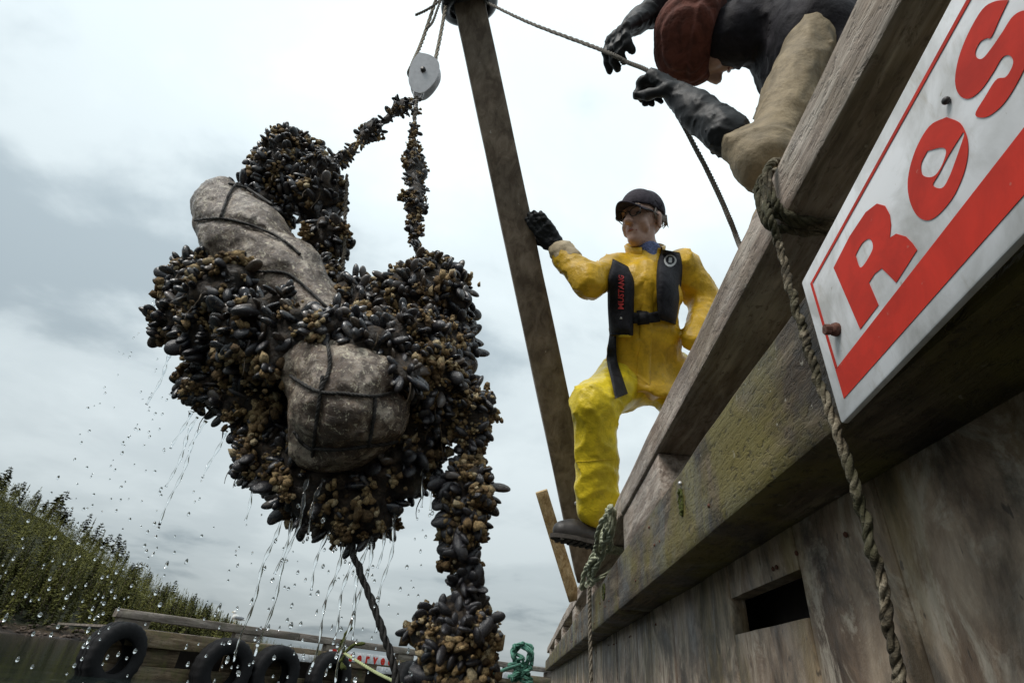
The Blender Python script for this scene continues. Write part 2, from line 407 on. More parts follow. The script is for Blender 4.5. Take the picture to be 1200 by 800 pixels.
def blob(cs, k=.03, wr=None):
    def f(p):
        d = None
        for c in cs:
            x = cdist(p, c); d = x if d is None else smin(d, x, k)
        return near(d, p, wr) if wr else d
    return f
def bounds(cs, pad=.04):
    lo = np.min([np.minimum(c[0]-c[2], c[1]-c[3]) for c in cs], 0)-pad; hi = np.max([np.maximum(c[0]+c[2], c[1]+c[3]) for c in cs], 0)+pad
    return lo, hi
def solid(name, cs, mat, parent, h, k=.03, wr=None, f=None, pad=.04):
    f = f or blob(cs, k, wr); v, q = snet(f, *bounds(cs, pad), h); return obj(name, v, q, mat, parent)

def spline(pts, n):
    p = np.asarray(pts, float); m = len(p)
    if m == 2: return p[0] + np.linspace(0, 1, n)[:, None]*(p[1]-p[0])
    e = np.vstack([2*p[0]-p[1], p, 2*p[-1]-p[-2]])
    t = np.linspace(0, m-1-1e-9, n); i = t.astype(int); u = (t-i)[:, None]
    a, b, c, d = e[i], e[i+1], e[i+2], e[i+3]
    return .5*(2*b + (c-a)*u + (2*a-5*b+4*c-d)*u*u + (3*b-a-3*c+d)*u**3)
def frames(p):
    t = np.gradient(p, axis=0); t /= np.linalg.norm(t, axis=1)[:, None]+1e-12
    up = V3(0, 0, 1) if abs(t[0][2]) < .9 else V3(1, 0, 0)
    n = unit(np.cross(t[0], up)); N = []
    for k in range(len(p)):
        n = unit(n - t[k]*(n@t[k])); N.append(n)
    N = np.array(N); return t, N, np.cross(t, N)
def tube(p, r, ns=8, cap=True):
    p = np.asarray(p, float); t, N, B = frames(p); r = np.broadcast_to(r, len(p))
    a = np.arange(ns)*2*math.pi/ns
    v = (p[:, None] + r[:, None, None]*(np.cos(a)[None, :, None]*N[:, None] + np.sin(a)[None, :, None]*B[:, None])).reshape(-1, 3)
    f = [[i*ns+j, i*ns+(j+1) % ns, (i+1)*ns+(j+1) % ns, (i+1)*ns+j] for i in range(len(p)-1) for j in range(ns)]
    if cap: f += [list(range(ns))[::-1], [len(v)-ns+j for j in range(ns)]]
    return v, f
def rope_mesh(pts, r, step=.004, strands=3, pitch=9, ns=5, fuzz=0, mb=None, seed=0):
    q = spline(pts, 60); Ls = np.linalg.norm(np.diff(q, axis=0), axis=1).sum()
    n = int(min(900, max(8, Ls/step))); p = spline(pts, n); t, N, B = frames(p)
    s = np.linspace(0, Ls, n); mb = mb or MB()
    if fuzz: p = p + fuzz*np.stack([vnoise(np.stack([s/(r*3), 0*s+k, 0*s+seed], 1)) for k in range(3)], 1)
    for k in range(strands):
        a = s/(r*pitch)*2*math.pi + k*2*math.pi/strands
        c = p + r*.52*(np.cos(a)[:, None]*N + np.sin(a)[:, None]*B)
        rr = r*.56*(1 + (.35*vnoise(np.stack([s/(r*2.2), 0*s+k*9, 0*s+seed], 1)) if fuzz else 0))
        mb.add(*tube(c, rr, ns))
    return mb
def rope(name, pts, r, mat, label=None, cat='rope', parent=None, group=None, **k):
    mb = rope_mesh(pts, r, **k); o = mb.build(name, mat, parent)
    if label: tag(o, label, cat, group)
    return o
def beam(name, c, X, Yv, Z, l, w, h, mat, parent=None, r=.006, amp=.0015, st=24, seed=0, per=5, local=False, freq=14):
    """sawn timber: rounded edges, slightly uneven faces. X long axis"""
    X, Yv, Z = unit(X), unit(Yv), unit(Z); c = np.asarray(c, float)
    cs = []
    corners = [(1, 1), (-1, 1), (-1, -1), (1, -1)]
    r = min(r, w*.45, h*.45)
    for i, (sx, sy) in enumerate(corners):
        a0 = i*math.pi/2
        for k in range(3):
            a = a0 + k*math.pi/4; cs.append((sx*(w/2-r)+r*math.cos(a), sy*(h/2-r)+r*math.sin(a)))
        nx = corners[(i+1) % 4]; A = cs[-1]; a = a0+math.pi/2
        Bp = (nx[0]*(w/2-r)+r*math.cos(a), nx[1]*(h/2-r)+r*math.sin(a))
        for k in range(1, per): cs.append((A[0]+(Bp[0]-A[0])*k/per, A[1]+(Bp[1]-A[1])*k/per))
    cs = np.array(cs); n = len(cs)
    xs = np.concatenate([[-l/2], np.linspace(-l/2+r*.6, l/2-r*.6, st), [l/2]])
    sc = np.ones(len(xs)); sc[0] = sc[-1] = 1-.8*r/max(w, h)
    ring = cs[None]*sc[:, None, None]
    v = c + xs[:, None, None]*X + ring[..., :1]*Yv + ring[..., 1:]*Z
    nd = unit_rows(ring[..., :1]*Yv/w + ring[..., 1:]*Z/h)
    if amp:
        q = v*freq; loc = (v-c)@X
        q = v*freq - (freq*.75)*loc[..., None]*X
        v = v + nd*(amp*fbm(q, 3, seed))[..., None]
    v = v.reshape(-1, 3)
    f = [[i*n+j, i*n+(j+1) % n, (i+1)*n+(j+1) % n, (i+1)*n+j] for i in range(len(xs)-1) for j in range(n)]
    f += [list(range(n))[::-1], [len(v)-n+j for j in range(n)]]
    o = obj(name, v, f, mat, parent, True, local)
    try:
        o.data.set_sharp_from_angle(angle=math.radians(38))
    except Exception: pass
    return o
def unit_rows(a): return a/(np.linalg.norm(a, axis=-1, keepdims=True)+1e-12)
def boxv(c, X, Yv, Z, l, w, h):
    X, Yv, Z = unit(X)*l/2, unit(Yv)*w/2, unit(Z)*h/2
    v = [np.asarray(c)+a*X+b*Yv+d*Z for a in (-1, 1) for b in (-1, 1) for d in (-1, 1)]
    return v, [[0, 1, 3, 2], [4, 6, 7, 5], [0, 4, 5, 1], [2, 3, 7, 6], [0, 2, 6, 4], [1, 5, 7, 3]]
_ico = None
def ico(sub=1):
    bm = bmesh.new(); bmesh.ops.create_icosphere(bm, subdivisions=sub, radius=1)
    v = np.array([x.co[:] for x in bm.verts]); f = [[y.index for y in x.verts] for x in bm.faces]; bm.free(); return v, f
def ellipsoid(c, X, Yv, Z, a, b, d, sub=2):
    v, f = ico(sub); return np.asarray(c)+v[:, :1]*unit(X)*a+v[:, 1:2]*unit(Yv)*b+v[:, 2:]*unit(Z)*d, f
def text_mesh(s, size, offset=0., extrude=.0005):
    cu = bpy.data.curves.new('txt', 'FONT'); cu.body = s; cu.size = size; cu.offset = offset; cu.extrude = extrude; cu.align_x = 'CENTER'; cu.align_y = 'CENTER'; cu.resolution_u = 3
    o = bpy.data.objects.new('txt', cu); me = bpy.data.meshes.new_from_object(o)
    v = np.array([x.co[:] for x in me.vertices]); f = [list(p.vertices) for p in me.polygons]
    bpy.data.objects.remove(o); bpy.data.curves.remove(cu); bpy.data.meshes.remove(me); return v, f
def poly_mesh(loops, extrude):
    cu = bpy.data.curves.new('pl', 'CURVE'); cu.dimensions = '2D'; cu.fill_mode = 'BOTH'; cu.extrude = extrude
    for lp in loops:
        sp = cu.splines.new('POLY'); sp.points.add(len(lp)-1); sp.use_cyclic_u = True
        for k, (x, y) in enumerate(lp): sp.points[k].co = (x, y, 0, 1)
    o = bpy.data.objects.new('pl', cu); me = bpy.data.meshes.new_from_object(o)
    v = np.array([x.co[:] for x in me.vertices]); f = [list(p.vertices) for p in me.polygons]
    bpy.data.objects.remove(o); bpy.data.curves.remove(cu); bpy.data.meshes.remove(me); return v, f
_fa = {}
class Bulk:
    """many small meshes joined into one, with numpy"""
    def __init__(s): s.V = []; s.F3 = []; s.F4 = []; s.n = 0
    def add(s, v, f):
        k = id(f)
        if k not in _fa: _fa[k] = (f, np.array([q for q in f if len(q) == 3]).reshape(-1, 3), np.array([q for q in f if len(q) == 4]).reshape(-1, 4))
        _, a, b = _fa[k]; s.V.append(v)
        if len(a): s.F3.append(a+s.n)
        if len(b): s.F4.append(b+s.n)
        s.n += len(v)
    def build(s, name, mat, parent, smooth=True):
        return obj(name, np.concatenate(s.V), tuple(np.concatenate(x) for x in (s.F3, s.F4) if x), mat, parent, smooth)
X_, Y_, Z_ = V3(1, 0, 0), V3(0, 1, 0), V3(0, 0, 1)

# ================================================================== SETTING: water, hillside
def make_water():
    rs = np.concatenate([[0.0], np.geomspace(.15, 40, 230), np.geomspace(42, 2600, 30)]); na = 360
    a = np.arange(na)*2*math.pi/na
    R_, A_ = np.meshgrid(rs, a, indexing='ij')
    x, y = R_*np.sin(A_), R_*np.cos(A_)
    u_, w_ = x*.8+y*.6, -x*.6+y*.8
    z = (.010*fbm(np.stack([u_*1.2, w_*2.6, 0*x+3], -1), 3, 5) + .0035*fbm(np.stack([u_*5, w_*9, 0*x+8], -1), 2, 6))*np.exp(-R_/14)
    v = np.stack([x, y, z], -1).reshape(-1, 3)
    I, J = np.meshgrid(np.arange(len(rs)-1), np.arange(na), indexing='ij'); J2 = (J+1) % na
    f = np.stack([I*na+J, (I+1)*na+J, (I+1)*na+J2, I*na+J2], -1).reshape(-1, 4)
    o = obj('water', v, f, 'water'); tag(o, 'dark rippled sea water round the docks', 'water', kind='structure')
make_water()

def azel(px, py):
    r = ray(px, py); return math.atan2(r[0], r[1]), r[2]/math.hypot(r[0], r[1])
_rp = [(-160, 470), (-60, 527), (0, 562), (60, 592), (120, 636), (180, 684), (240, 716), (310, 750), (420, 778), (560, 794)]
RIDGE = sorted([azel(*p) for p in _rp]); RIDGE = [(-1.9, RIDGE[0][1]*.7), (-1.4, RIDGE[0][1])] + RIDGE + [(.6, .004), (1.2, .01)]
_ra, _re = np.array([r[0] for r in RIDGE]), np.array([r[1] for r in RIDGE])
TH = 10.0
def ridge_el(a): return np.interp(a, _ra, _re)
def shore_r(a): return np.interp(a, [-1.9, -.75, -.35, 0, 1.2], [190, 215, 310, 520, 640]) + 6*np.sin(a*31)+4*np.sin(a*77+1)
def ridge_r(a): return shore_r(a) + np.interp(a, [-1.9, -.75, -.3, .2], [270, 300, 300, 140])
def ridge_h(a): return np.maximum(C[2] + ridge_el(a)*ridge_r(a) - TH, .8)
def ground(a, t):
    """t 0 at the shore, 1 on the ridge"""
    h = ridge_h(a); n = fbm(np.stack([a*60, t*6+0*a, 0*a], -1), 3, 2)
    base = np.where(t < .03, t/.03*1.6, 1.6 + (h-1.6)*np.clip((t-.03)/.97, 0, 1)**.85)
    return np.where(t < 0, t*8, np.where(t > 1, h-(t-1)*h*1.2, base + n*.04*h*np.clip(t*4, 0, 1)*np.clip((1-t)*4, 0, 1)))
def make_hill():
    az = np.linspace(-1.9, 1.2, 240); ts = np.concatenate([[-.12, -.04, 0, .01, .02, .03], np.linspace(.06, 1, 34), [1.1, 1.3, 1.7]])
    A_, T_ = np.meshgrid(az, ts, indexing='ij')
    R_ = shore_r(A_) + (ridge_r(A_)-shore_r(A_))*T_
    Zc = ground(A_, T_)
    Zc = Zc + (T_ >= 0)*(T_ < .06)*.7*fbm(np.stack([A_*190, T_*40, 0*A_], -1), 3, 9)
    v = np.stack([R_*np.sin(A_), R_*np.cos(A_), Zc], -1).reshape(-1, 3); m = len(ts)
    f = [[i*m+j, (i+1)*m+j, (i+1)*m+j+1, i*m+j+1] for i in range(len(az)-1) for j in range(m-1)]
    tag(obj('hillside', v, f, 'hill'), 'wooded hillside falling to a rocky brown shore', 'hillside', kind='structure')
make_hill()
def conifer(seed, H=1.0, levels=19, per=9, spread=.23, sparse=0., flat=0.):
    """unit-height conifer: crown verts/faces, trunk verts/faces"""
    rg = np.random.default_rng(seed); cv, cf = [], []
    for i in range(levels):
        t = (i+.5)/levels; z0 = .10 + .90*t
        if rg.random() < sparse: continue
        rad = spread*((1-t)**.75*.95+.04)*(rg.uniform(.75, 1.2)) if not flat else spread*(.35+.9*math.sin(math.pi*min(1, t*1.05))**.7)*rg.uniform(.6, 1.15)*(t > .3)
        if rad < .01: continue
        for k in range(per):
            a = rg.uniform(0, 2*math.pi); L_ = rad*rg.uniform(.55, 1.15); dz = -L_*rg.uniform(.05, .5)+.02
            d = np.array((math.cos(a), math.sin(a), 0)); s = np.array((-d[1], d[0], 0))
            for m in range(3):
                f0 = rg.uniform(0, .45); f1 = rg.uniform(.7, 1.05); wd = L_*rg.uniform(.12, .28); off = s*rg.normal(0, L_*.22)
                p0 = d*L_*f0 + np.array((0, 0, z0+dz*f0+rg.normal(0, .008)))
                p1 = d*L_*f1 + off + np.array((0, 0, z0+dz*f1+rg.normal(0, .014)))
                mid = (p0+p1)/2 + np.array((0, 0, rg.uniform(0, .02)))
                n = len(cv); cv += [p0, mid+s*wd+np.array((0, 0, rg.normal(-.012, .012))), p1, mid-s*wd+np.array((0, 0, rg.normal(-.012, .012)))]
                cf += [[n, n+1, n+2], [n, n+2, n+3]]
    n = len(cv); cv += [np.array((0, 0, 1.04)), np.array((.018, 0, .93)), np.array((-.01, .016, .93)), np.array((-.01, -.016, .93))]; cf += [[n, n+1, n+2], [n, n+2, n+3], [n, n+3, n+1]]
    tv, tf = tube(np.array([(0, 0, -.05), (.004, 0, .3), (0, .004, .65), (0, 0, .97)]), np.array([.020, .016, .010, .003]), 6)
    return np.array(cv), cf, tv, tf
def make_trees():
    kinds = [conifer(1, spread=.19), conifer(2, spread=.23, per=9), conifer(3, spread=.17, sparse=.15), conifer(4, levels=13, per=9, spread=.24, flat=1), conifer(5, levels=12, per=8, spread=.19, flat=1), conifer(6, spread=.20, per=10)]
    protos = []
    for k, (cv, cf, tv, tf) in enumerate(kinds):
        m1 = bpy.data.meshes.new('crown'); m1.from_pydata(cv.tolist(), [], cf); m1.materials.append(M['leafB' if k in (3, 4) else 'leafA'])
        m2 = bpy.data.meshes.new('trunk'); m2.from_pydata(tv.tolist(), [], tf); m2.materials.append(M['bark'])
        protos.append((m1, m2))
    r0 = np.random.default_rng(3); thin = [[[k_[1][int(x)] for x in r0.permutation(len(k_[1]))[:int(len(k_[1])*.135)]] for _ in range(3)] for k_ in kinds]
    # spots over the whole slope, the ones in view first
    sp = []; rg = np.random.default_rng(11)
    for i in range(24000):
        a = rg.uniform(-1.05, -.02); t = rg.uniform(.03, 1.02)**1.05
        if i % 4 == 0: t = rg.uniform(.93, 1.03)
        r = float(shore_r(a)+(ridge_r(a)-shore_r(a))*t); z = float(ground(np.array(a), np.array(t)))
        H = rg.choice([5.5, 7, 9, 11, 13, 16])*rg.uniform(.85, 1.15)*(1.0 if t < .9 else rg.choice([.55, .7, .8, .95, 1.35]))
        H = min(H, TH*.5+float(ridge_h(np.array(a)))*.6)
        sp.append((a, t, r, z, H))
    keep = []; cells = {}
    for s in sp:
        p = np.array((s[2]*math.sin(s[0]), s[2]*math.cos(s[0]))); ci, cj = int(p[0]//3.5), int(p[1]//3.5); lim = (2.9+.5*(s[1] < .5))**2
        if all((p[0]-q[0])**2+(p[1]-q[1])**2 > lim for a in (-1, 0, 1) for b in (-1, 0, 1) for q in cells.get((ci+a, cj+b), ())):
            keep.append((p, s)); cells.setdefault((ci, cj), []).append(p)
    def score(k):
        p, s = k; x, y, d = proj((p[0], p[1], s[3]+s[4]*.8)); vis = (-15 < x < 400) and y < 800
        front = s[1] < .25 or s[1] > .9
        return -(vis*(200+400*front) + s[4]/s[2]*100)
    keep.sort(key=score)
    labels = {0: ('mid green conifer on the wooded hillside beyond the far dock', 'conifers on the slope', 'conifer_tree'),
              1: ('dark round topped tree standing on the skyline ridge of the hill', 'trees on the skyline ridge', 'ridge_tree')}
    rg = np.random.default_rng(5); mb = {0: Bulk(), 1: Bulk()}
    for i, (p, s) in enumerate(keep):
        ridge = s[1] > .9
        k = int(rg.choice([3, 4, 3, 4, 2])) if ridge else int(rg.choice([0, 1, 2, 5, 1, 5]))
        rz = rg.uniform(0, 6.28); w = rg.uniform(.62, 1.0)*s[4]
        if i < 290:
            lb, gr, nm = labels[int(ridge)]
            o = empty(nm, (p[0], p[1], s[3]-.2), lb, 'tree', gr); o.rotation_euler.z = rz; o.scale = (w, w, s[4])
            link('crown', protos[k][0], o); link('trunk', protos[k][1], o)
        elif i < 6200:
            cv, cf, tv, tf = kinds[k]; q = cv.copy(); c_, s_ = math.cos(rz), math.sin(rz)
            q = np.stack([(cv[:, 0]*c_-cv[:, 1]*s_)*w*1.1+p[0], (cv[:, 0]*s_+cv[:, 1]*c_)*w*1.1+p[1], cv[:, 2]*s[4]+s[3]-.2], 1)
            mb[int(k in (3, 4))].add(q, thin[k][int(rg.integers(3))])
    for k, mat in ((0, 'leafA'), (1, 'leafB')):
        o = mb[k].build('forest', mat, None, False)
        tag(o, ('green conifer wood covering the hill slope', 'dark tree line running along the hill ridge')[k], 'forest', kind='stuff')
make_trees()
def shore_rocks():
    rg = np.random.default_rng(8); b = Bulk(); v0, f0 = ico(2)
    for k in range(420):
        a = rg.uniform(-1.0, -.05); r = float(shore_r(a))+rg.uniform(-1.5, 5); t = (r-float(shore_r(a)))/100; z = float(ground(np.array(a), np.array(t)))
        sz = rg.uniform(.25, .95); q = v0*(1+.28*fbm(v0*1.7+k, 3, 1)[:, None])*sz*rg.uniform(.6, 1.3, 3)*V3(1, 1, .7)
        b.add(q+V3(r*math.sin(a), r*math.cos(a), max(z, -.1)), f0)
    tag(b.build('shore_rocks', 'rock', None, False), 'brown boulders along the far waterline', 'rocks', kind='stuff')
shore_rocks()

# ================================================================== NEAR DOCK
D = .235
ZB, ZT, ZRB, ZRT = C[2]+.82*D, C[2]+1.385*D, C[2]+1.81*D, C[2]+2.09*D
dock = empty('timber_dock', (D+.2, 1.0, 0), 'weathered timber dock with raised edge rail running along the right side', 'dock')
YS = [-.9, 1.62, 2.75, 4.6, 7.2, 9.4]
for i in range(5):
    a, b = YS[i]+.0015, YS[i+1]-.0015
    mb_ = beam('edge_beam', (D+.045, (a+b)/2, (ZB+ZT)/2), Y_, X_, Z_, b-a, .09, ZT-ZB, 'beam', dock, .007, .0022, int((b-a)*26), i, 6)
    if i == 0: EB0 = mb_
    if i == 2: EB2 = mb_
# moss-rimmed knot holes
def knot(px, py, w, h, parent, moss=True):
    p = PX(px, py, D)
    v, f = ellipsoid(p+V3(.002, 0, 0), X_, Y_, Z_, .004, w, h, 3)
    o = obj('knot_hole', v+(.25*fbm(v*260, 2)[:, None]*.004), f, 'dark', parent)
    a = np.linspace(0, 2*math.pi, 40); ring = p + np.stack([0*a-.001, np.cos(a)*w*1.1, np.sin(a)*h*1.06], 1)
    tv, tf = tube(ring, .0022+.0016*np.abs(np.sin(a*5)), 6, False); obj('moss_rim', tv+.002*fbm(tv*300, 2)[:, None], tf, 'moss', parent)
knot(799, 588, .007, .019, dock)
knot(708, 693, .022, .022, dock)
v, f = ellipsoid(PX(797, 566, D-.002), X_, Y_, Z_, .004, .004, .004, 1); obj('nail_head', v, f, 'metal', dock)
# edge rail in lengths, lifted on spacer blocks
ys_b = PX(770, 560, D)[1]; ye_b = PX(728, 610, D)[1]
RS = [-.9, ye_b+.004, 2.62, 4.3, 6.6, 9.3]
for i in range(5):
    a, b = RS[i]+.002, RS[i+1]-.002
    beam('edge_rail', (D+.065+(.012 if i > 1 else 0), (a+b)/2, (ZRB+ZRT)/2 + (0, 0, -.004, .003, 0)[i]), Y_, X_, Z_, b-a, .13, ZRT-ZRB, 'rail', dock, .005, .0025, int((b-a)*26), 20+i, 6)
for k, (a, b) in enumerate([(-.55, -.30), (ys_b, ye_b), (2.5, 2.78), (3.5, 3.75), (4.9, 5.15), (6.3, 6.55), (8, 8.25)]):
    beam('spacer_block', (D+.060+(.012 if k > 1 else 0), (a+b)/2, (ZT+ZRB)/2), Y_, X_, Z_, b-a, .11, ZRB-ZT-.003, 'rail', dock, .004, .002, 10, 40+k, 4)
# wall of wide boards under the beam, with an open slot
WX = D+.085
s0, s1 = PX(857, 722, WX), PX(941, 694, WX); ySl1, ySl0 = s0[1], s1[1]
zSl1 = (PX(857, 700, WX)[2]+PX(940, 665, WX)[2])/2; zSl0 = (PX(862, 745, WX)[2]+PX(942, 722, WX)[2])/2
edges = [-.9, -.35, .2, ySl0-.19, ySl0, ySl1, ySl1+.17, ySl1+.40, ySl1+.66, ySl1+.88]
while edges[-1] < 9.2: edges.append(edges[-1]+random.uniform(.2, .3))
def wallboard(a, b, z0, z1, s):
    beam('wall_board', (WX+.0125+.0018*random.random(), (a+b)/2, (z0+z1)/2), Z_, Y_, -X_, z1-z0, b-a-.0018, .025, 'wall', dock, .003, .0022, 26, s, 8)
for i in range(len(edges)-1):
    a, b = edges[i], edges[i+1]
    if abs(a-ySl0) < 1e-6:
        wallboard(a, b, -.3, zSl0, 60+i); wallboard(a, b, zSl1, ZB+.02, 90+i)
    else: wallboard(a, b, -.3, ZB+.02, 60+i)
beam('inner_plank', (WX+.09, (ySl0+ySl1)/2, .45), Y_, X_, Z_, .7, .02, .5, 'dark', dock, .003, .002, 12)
for k in range(46):
    y = RNG.uniform(.25, 3.6); onb = k % 2
    x_ = D if onb else WX; z = RNG.uniform(ZB+.015, ZT-.015) if onb else RNG.choice([ZB-.03, ZB-.035, ZB-.22])
    v, f = ellipsoid((x_-.0005, y, z), X_, Y_, Z_, .0022, .0034, .0034, 1); obj('nail_head', v, f, 'rust', dock)
# deck boards
yy = -.9
while yy < 9.3:
    beam('deck_board', (D+.1+1.15, yy+.07, ZT-.022), X_, Y_, Z_, 2.3, .134, .04, 'deck', dock, .003, 0, 4, 3, 1); yy += .14
# far end board and inner frame so that the float is closed
beam('end_board', (D+1.3, 9.42, .3), X_, Y_, Z_, 2.3, .03, .75, 'wall', dock, .004, .002, 10)

# ------------------------------------------------------------------ RESERVED sign on the dock
def reserved_sign():
    tl = PX(935, 335, D-.014); bl = PX(990, 492, D-.014)
    bl = V3(bl[0], tl[1]*.5+bl[1]*.5, bl[2]); tl = V3(tl[0], bl[1], tl[2])
    es = -unit(V3(math.tan(math.radians(5.2)), 1, 0))           # along the sign, towards the viewer
    n = np.cross(es, Z_)                                        # faces the water
    if n[0] > 0: n = -n
    H = tl[2]-bl[2]; Ln = H*4.3
    r = empty('reserved_sign', tuple(bl), 'white sign with red lettering and border screwed to the near dock edge', 'sign')
    def W3(s, t, o=0.): return bl + es*s + Z_*t + n*o
    def onplane(px, py):
        q = ray(px, py); t = ((bl-C)@n)/(q@n); p = C+q*t-bl; return p@es, p@Z_
    beam('panel', W3(Ln/2, H/2, -.0032), es, Z_, n, Ln, H, .005, 'swhite', r, .0015, 0, 10, 0, 2)
    def flat(name, loops, mat, o):
        v, f = poly_mesh(loops, .00012); return obj(name, bl + v[:, :1]*es + v[:, 1:2]*Z_ + (v[:, 2:]+o)*n, f, mat, r, False)
    m = H*.10
    rect = lambda a, b, c, d: [(a, c), (b, c), (b, d), (a, d)]
    flat('border_stripe', [rect(m, Ln-m, m, m+H*.18)], 'sred', -.0004)
    flat('border_stripe', [rect(m, m+H*.025, m+H*.185, H-m)], 'sred', -.0004)
    flat('border_stripe', [rect(m+H*.03, Ln-m-H*.03, H-m-H*.022, H-m)], 'sred', -.0004)
    flat('border_stripe', [rect(Ln-m-H*.025, Ln-m, m+H*.185, H-m)], 'sred', -.0004)
    z1 = lambda l: [onplane(920+x/2.667, 200+y/2.667) for x, y in l]
    z2 = lambda l: [onplane(1030+x/3.077, y/3.077) for x, y in l]
    def sm(l, n=5):
        p = np.array(l); q = spline(np.vstack([p, p[:1]]), len(p)*n)[:-1]; return [tuple(a) for a in q]
    R_ = [(150, 303), (233, 495), (290, 420), (260, 350), (278, 322), (300, 305), (318, 322), (345, 350), (410, 248), (395, 226), (375, 206), (345, 197), (325, 210), (329, 170), (325, 138), (310, 110), (285, 103), (250, 130), (200, 205)]
    Rc = sm([(218, 265), (235, 303), (268, 255), (272, 228), (260, 213), (238, 228)])
    e_ = sm([(240, 423), (283, 440), (303, 466), (317, 510), (316, 570), (296, 645), (255, 725), (190, 790), (140, 782), (108, 720), (103, 640), (130, 540), (180, 455)])
    e1 = sm([(172, 545), (222, 533), (240, 548), (220, 605), (192, 637), (155, 632), (150, 590)])
    e2 = sm([(300, 478), (304, 490), (275, 575), (250, 640), (225, 678), (192, 668), (215, 625), (250, 558)])
    s_ = sm([(465, 0), (415, 6), (370, 35), (320, 120), (285, 210), (272, 290), (285, 340), (320, 357), (365, 325), (410, 260), (440, 210), (465, 200), (480, 215), (478, 240), (455, 278), (420, 288), (380, 350), (345, 410), (365, 425), (400, 415), (450, 370), (500, 290), (545, 190), (565, 100), (560, 50), (523, 38), (480, 60), (440, 120), (400, 178), (370, 212), (348, 208), (345, 185), (362, 152), (385, 139), (402, 134), (436, 60)], 4)
    flat('letter', [z1(R_), z1(Rc)], 'sred', -.0004)
    flat('letter', [z2(e_), z2(e1), z2(e2)], 'sred', -.0004)
    L3 = z2(s_); flat('letter', [L3], 'sred', -.0004)
    smax = max(a for a, b in L3); tmid = np.mean([b for a, b in L3])
    for k, ch in enumerate('erved'):
        v, f = text_mesh(ch, H*.72, H*.022, .0004); cx = smax + H*.30 + k*H*.44
        if cx > Ln-H*.3: break
        obj('letter', bl + (v[:, :1]+cx)*es + (v[:, 1:2]+tmid)*Z_ + (v[:, 2:]-.0004)*n, f, 'sred', r, False)
    for px, py in ((981, 386), (1111, 118)):
        s, t = onplane(px, py); c = W3(s, t, .001)
        sz_ = .0055 if px < 1000 else .0022; v, f = ellipsoid(c, es, Z_, n, sz_, sz_, sz_*.9, 2); o = obj('screw', v, f, 'rust' if px < 1000 else 'black_metal', r)
        if px < 1000:
            mbx = MB(); a = np.linspace(0, 2*math.pi, 7)[:-1]
            ring = [c+n*.004+es*.0042*math.cos(x)+Z_*.0042*math.sin(x) for x in a]; top = [p+n*.004 for p in ring]
            mbx.add(ring+top, [[i, (i+1) % 6, 6+(i+1) % 6, 6+i] for i in range(6)]+[list(range(6, 12))]); mbx.build('screw_head', 'rust', o, False)
reserved_sign()

# ================================================================== FAR DOCK
A = PZ(140, 712, .72); B = PZ(600, 776, .72); KZ = .72/.86; A[2] = B[2] = 0
eF = unit(B-A); nF = V3(eF[1], -eF[0], 0)
if nF@(C-A) < 0: nF = -nF
LF = np.linalg.norm(B-A) + 2.5
def FP(s, o, z): return A + eF*s + nF*o + Z_*z
fd = empty('far_dock', tuple(A+eF*LF/2), 'low brown timber dock hung with tyres in the background', 'dock')
fd.rotation_euler.z = math.atan2(eF[1], eF[0])
def fbeam(name, s0, s1, o, z0, z1, th, mat, seed=0):
    z0, z1 = z0*KZ, z1*KZ
    c = V3((s0+s1)/2-LF/2, 0, (z0+z1)/2) ; lat = V3(0, 1, 0) if (V3(-eF[1], eF[0], 0)@nF) > 0 else V3(0, -1, 0)
    return beam(name, c+lat*o, X_, lat, Z_, s1-s0, th, z1-z0, mat, fd, .012, .004, max(4, int((s1-s0)*5)), seed, 2, True, 5)
for k in range(4):
    a, b = LF*k/4, LF*(k+1)/4-.01
    fbeam('edge_rail', a, b, -.07, .74, .86, .14, 'farrail', k)
    fbeam('edge_beam', a-.05, b-.05, -.02, .40, .62, .10, 'far', 10+k)
    fbeam('lower_plank', a, b, -.06, -.1, .16, .06, 'far', 20+k)
ss = 0.05
while ss < LF-.3:
    fbeam('spacer_block', ss, ss+.38, -.08, .62, .74, .12, 'farrail', int(ss*10)); ss += 1.55
ss = 0.0; k = 0
while ss < LF:
    w = .62 if k % 2 else .95
    if k % 2 == 0: fbeam('wall_board', ss, min(LF, ss+w), -.09, .16, .40, .04, 'far', 40+k)
    ss += w; k += 1
fbeam('inner_plank', 0, LF, -.25, -.1, .5, .04, 'dark'); 
for k in range(int(LF/.3)): fbeam('deck_board', k*.3, k*.3+.29, -1.25, .60, .635, 2.1, 'farrail', k)
def tyre_mesh(ro=.335, ri=.165, w=.25):
    prof = [(ri, -w*.34), (ri+.02, -w*.46), (ro-.07, -w*.5), (ro-.022, -w*.46), (ro, -w*.36), (ro+.004, -w*.12), (ro-.006, -w*.11), (ro-.006, -w*.08), (ro+.004, -w*.07), (ro+.004, w*.07), (ro-.006, w*.08), (ro-.006, w*.11), (ro+.004, w*.12), (ro, w*.36), (ro-.022, w*.46), (ro-.07, w*.5), (ri+.02, w*.46), (ri, w*.34), (ri+.012, w*.30), (ro-.05, w*.36), (ro-.03, 0), (ro-.05, -w*.36), (ri+.012, -w*.30)]
    n = 72; v = []; m = len(prof)
    for i in range(n):
        a = 2*math.pi*i/n; lug = -.009 if i % 3 == 0 else 0
        for j, (r, y) in enumerate(prof):
            rr = r + (lug if 3 <= j <= 14 else 0); v.append((rr*math.cos(a), y, rr*math.sin(a)))
    f = [[i*m+j, i*m+(j+1) % m, ((i+1) % n)*m+(j+1) % m, ((i+1) % n)*m+j] for i in range(n) for j in range(m)]
    return v, f
tv, tf = tyre_mesh()
tl = ['leftmost large black tyre hanging on the end of the far dock', 'black tyre second from the left on the far dock', 'black tyre third from the left on the far dock', 'black tyre fourth from left, hung below the far red lettered sign', 'rightmost black tyre on far dock, beside the mussel rope']
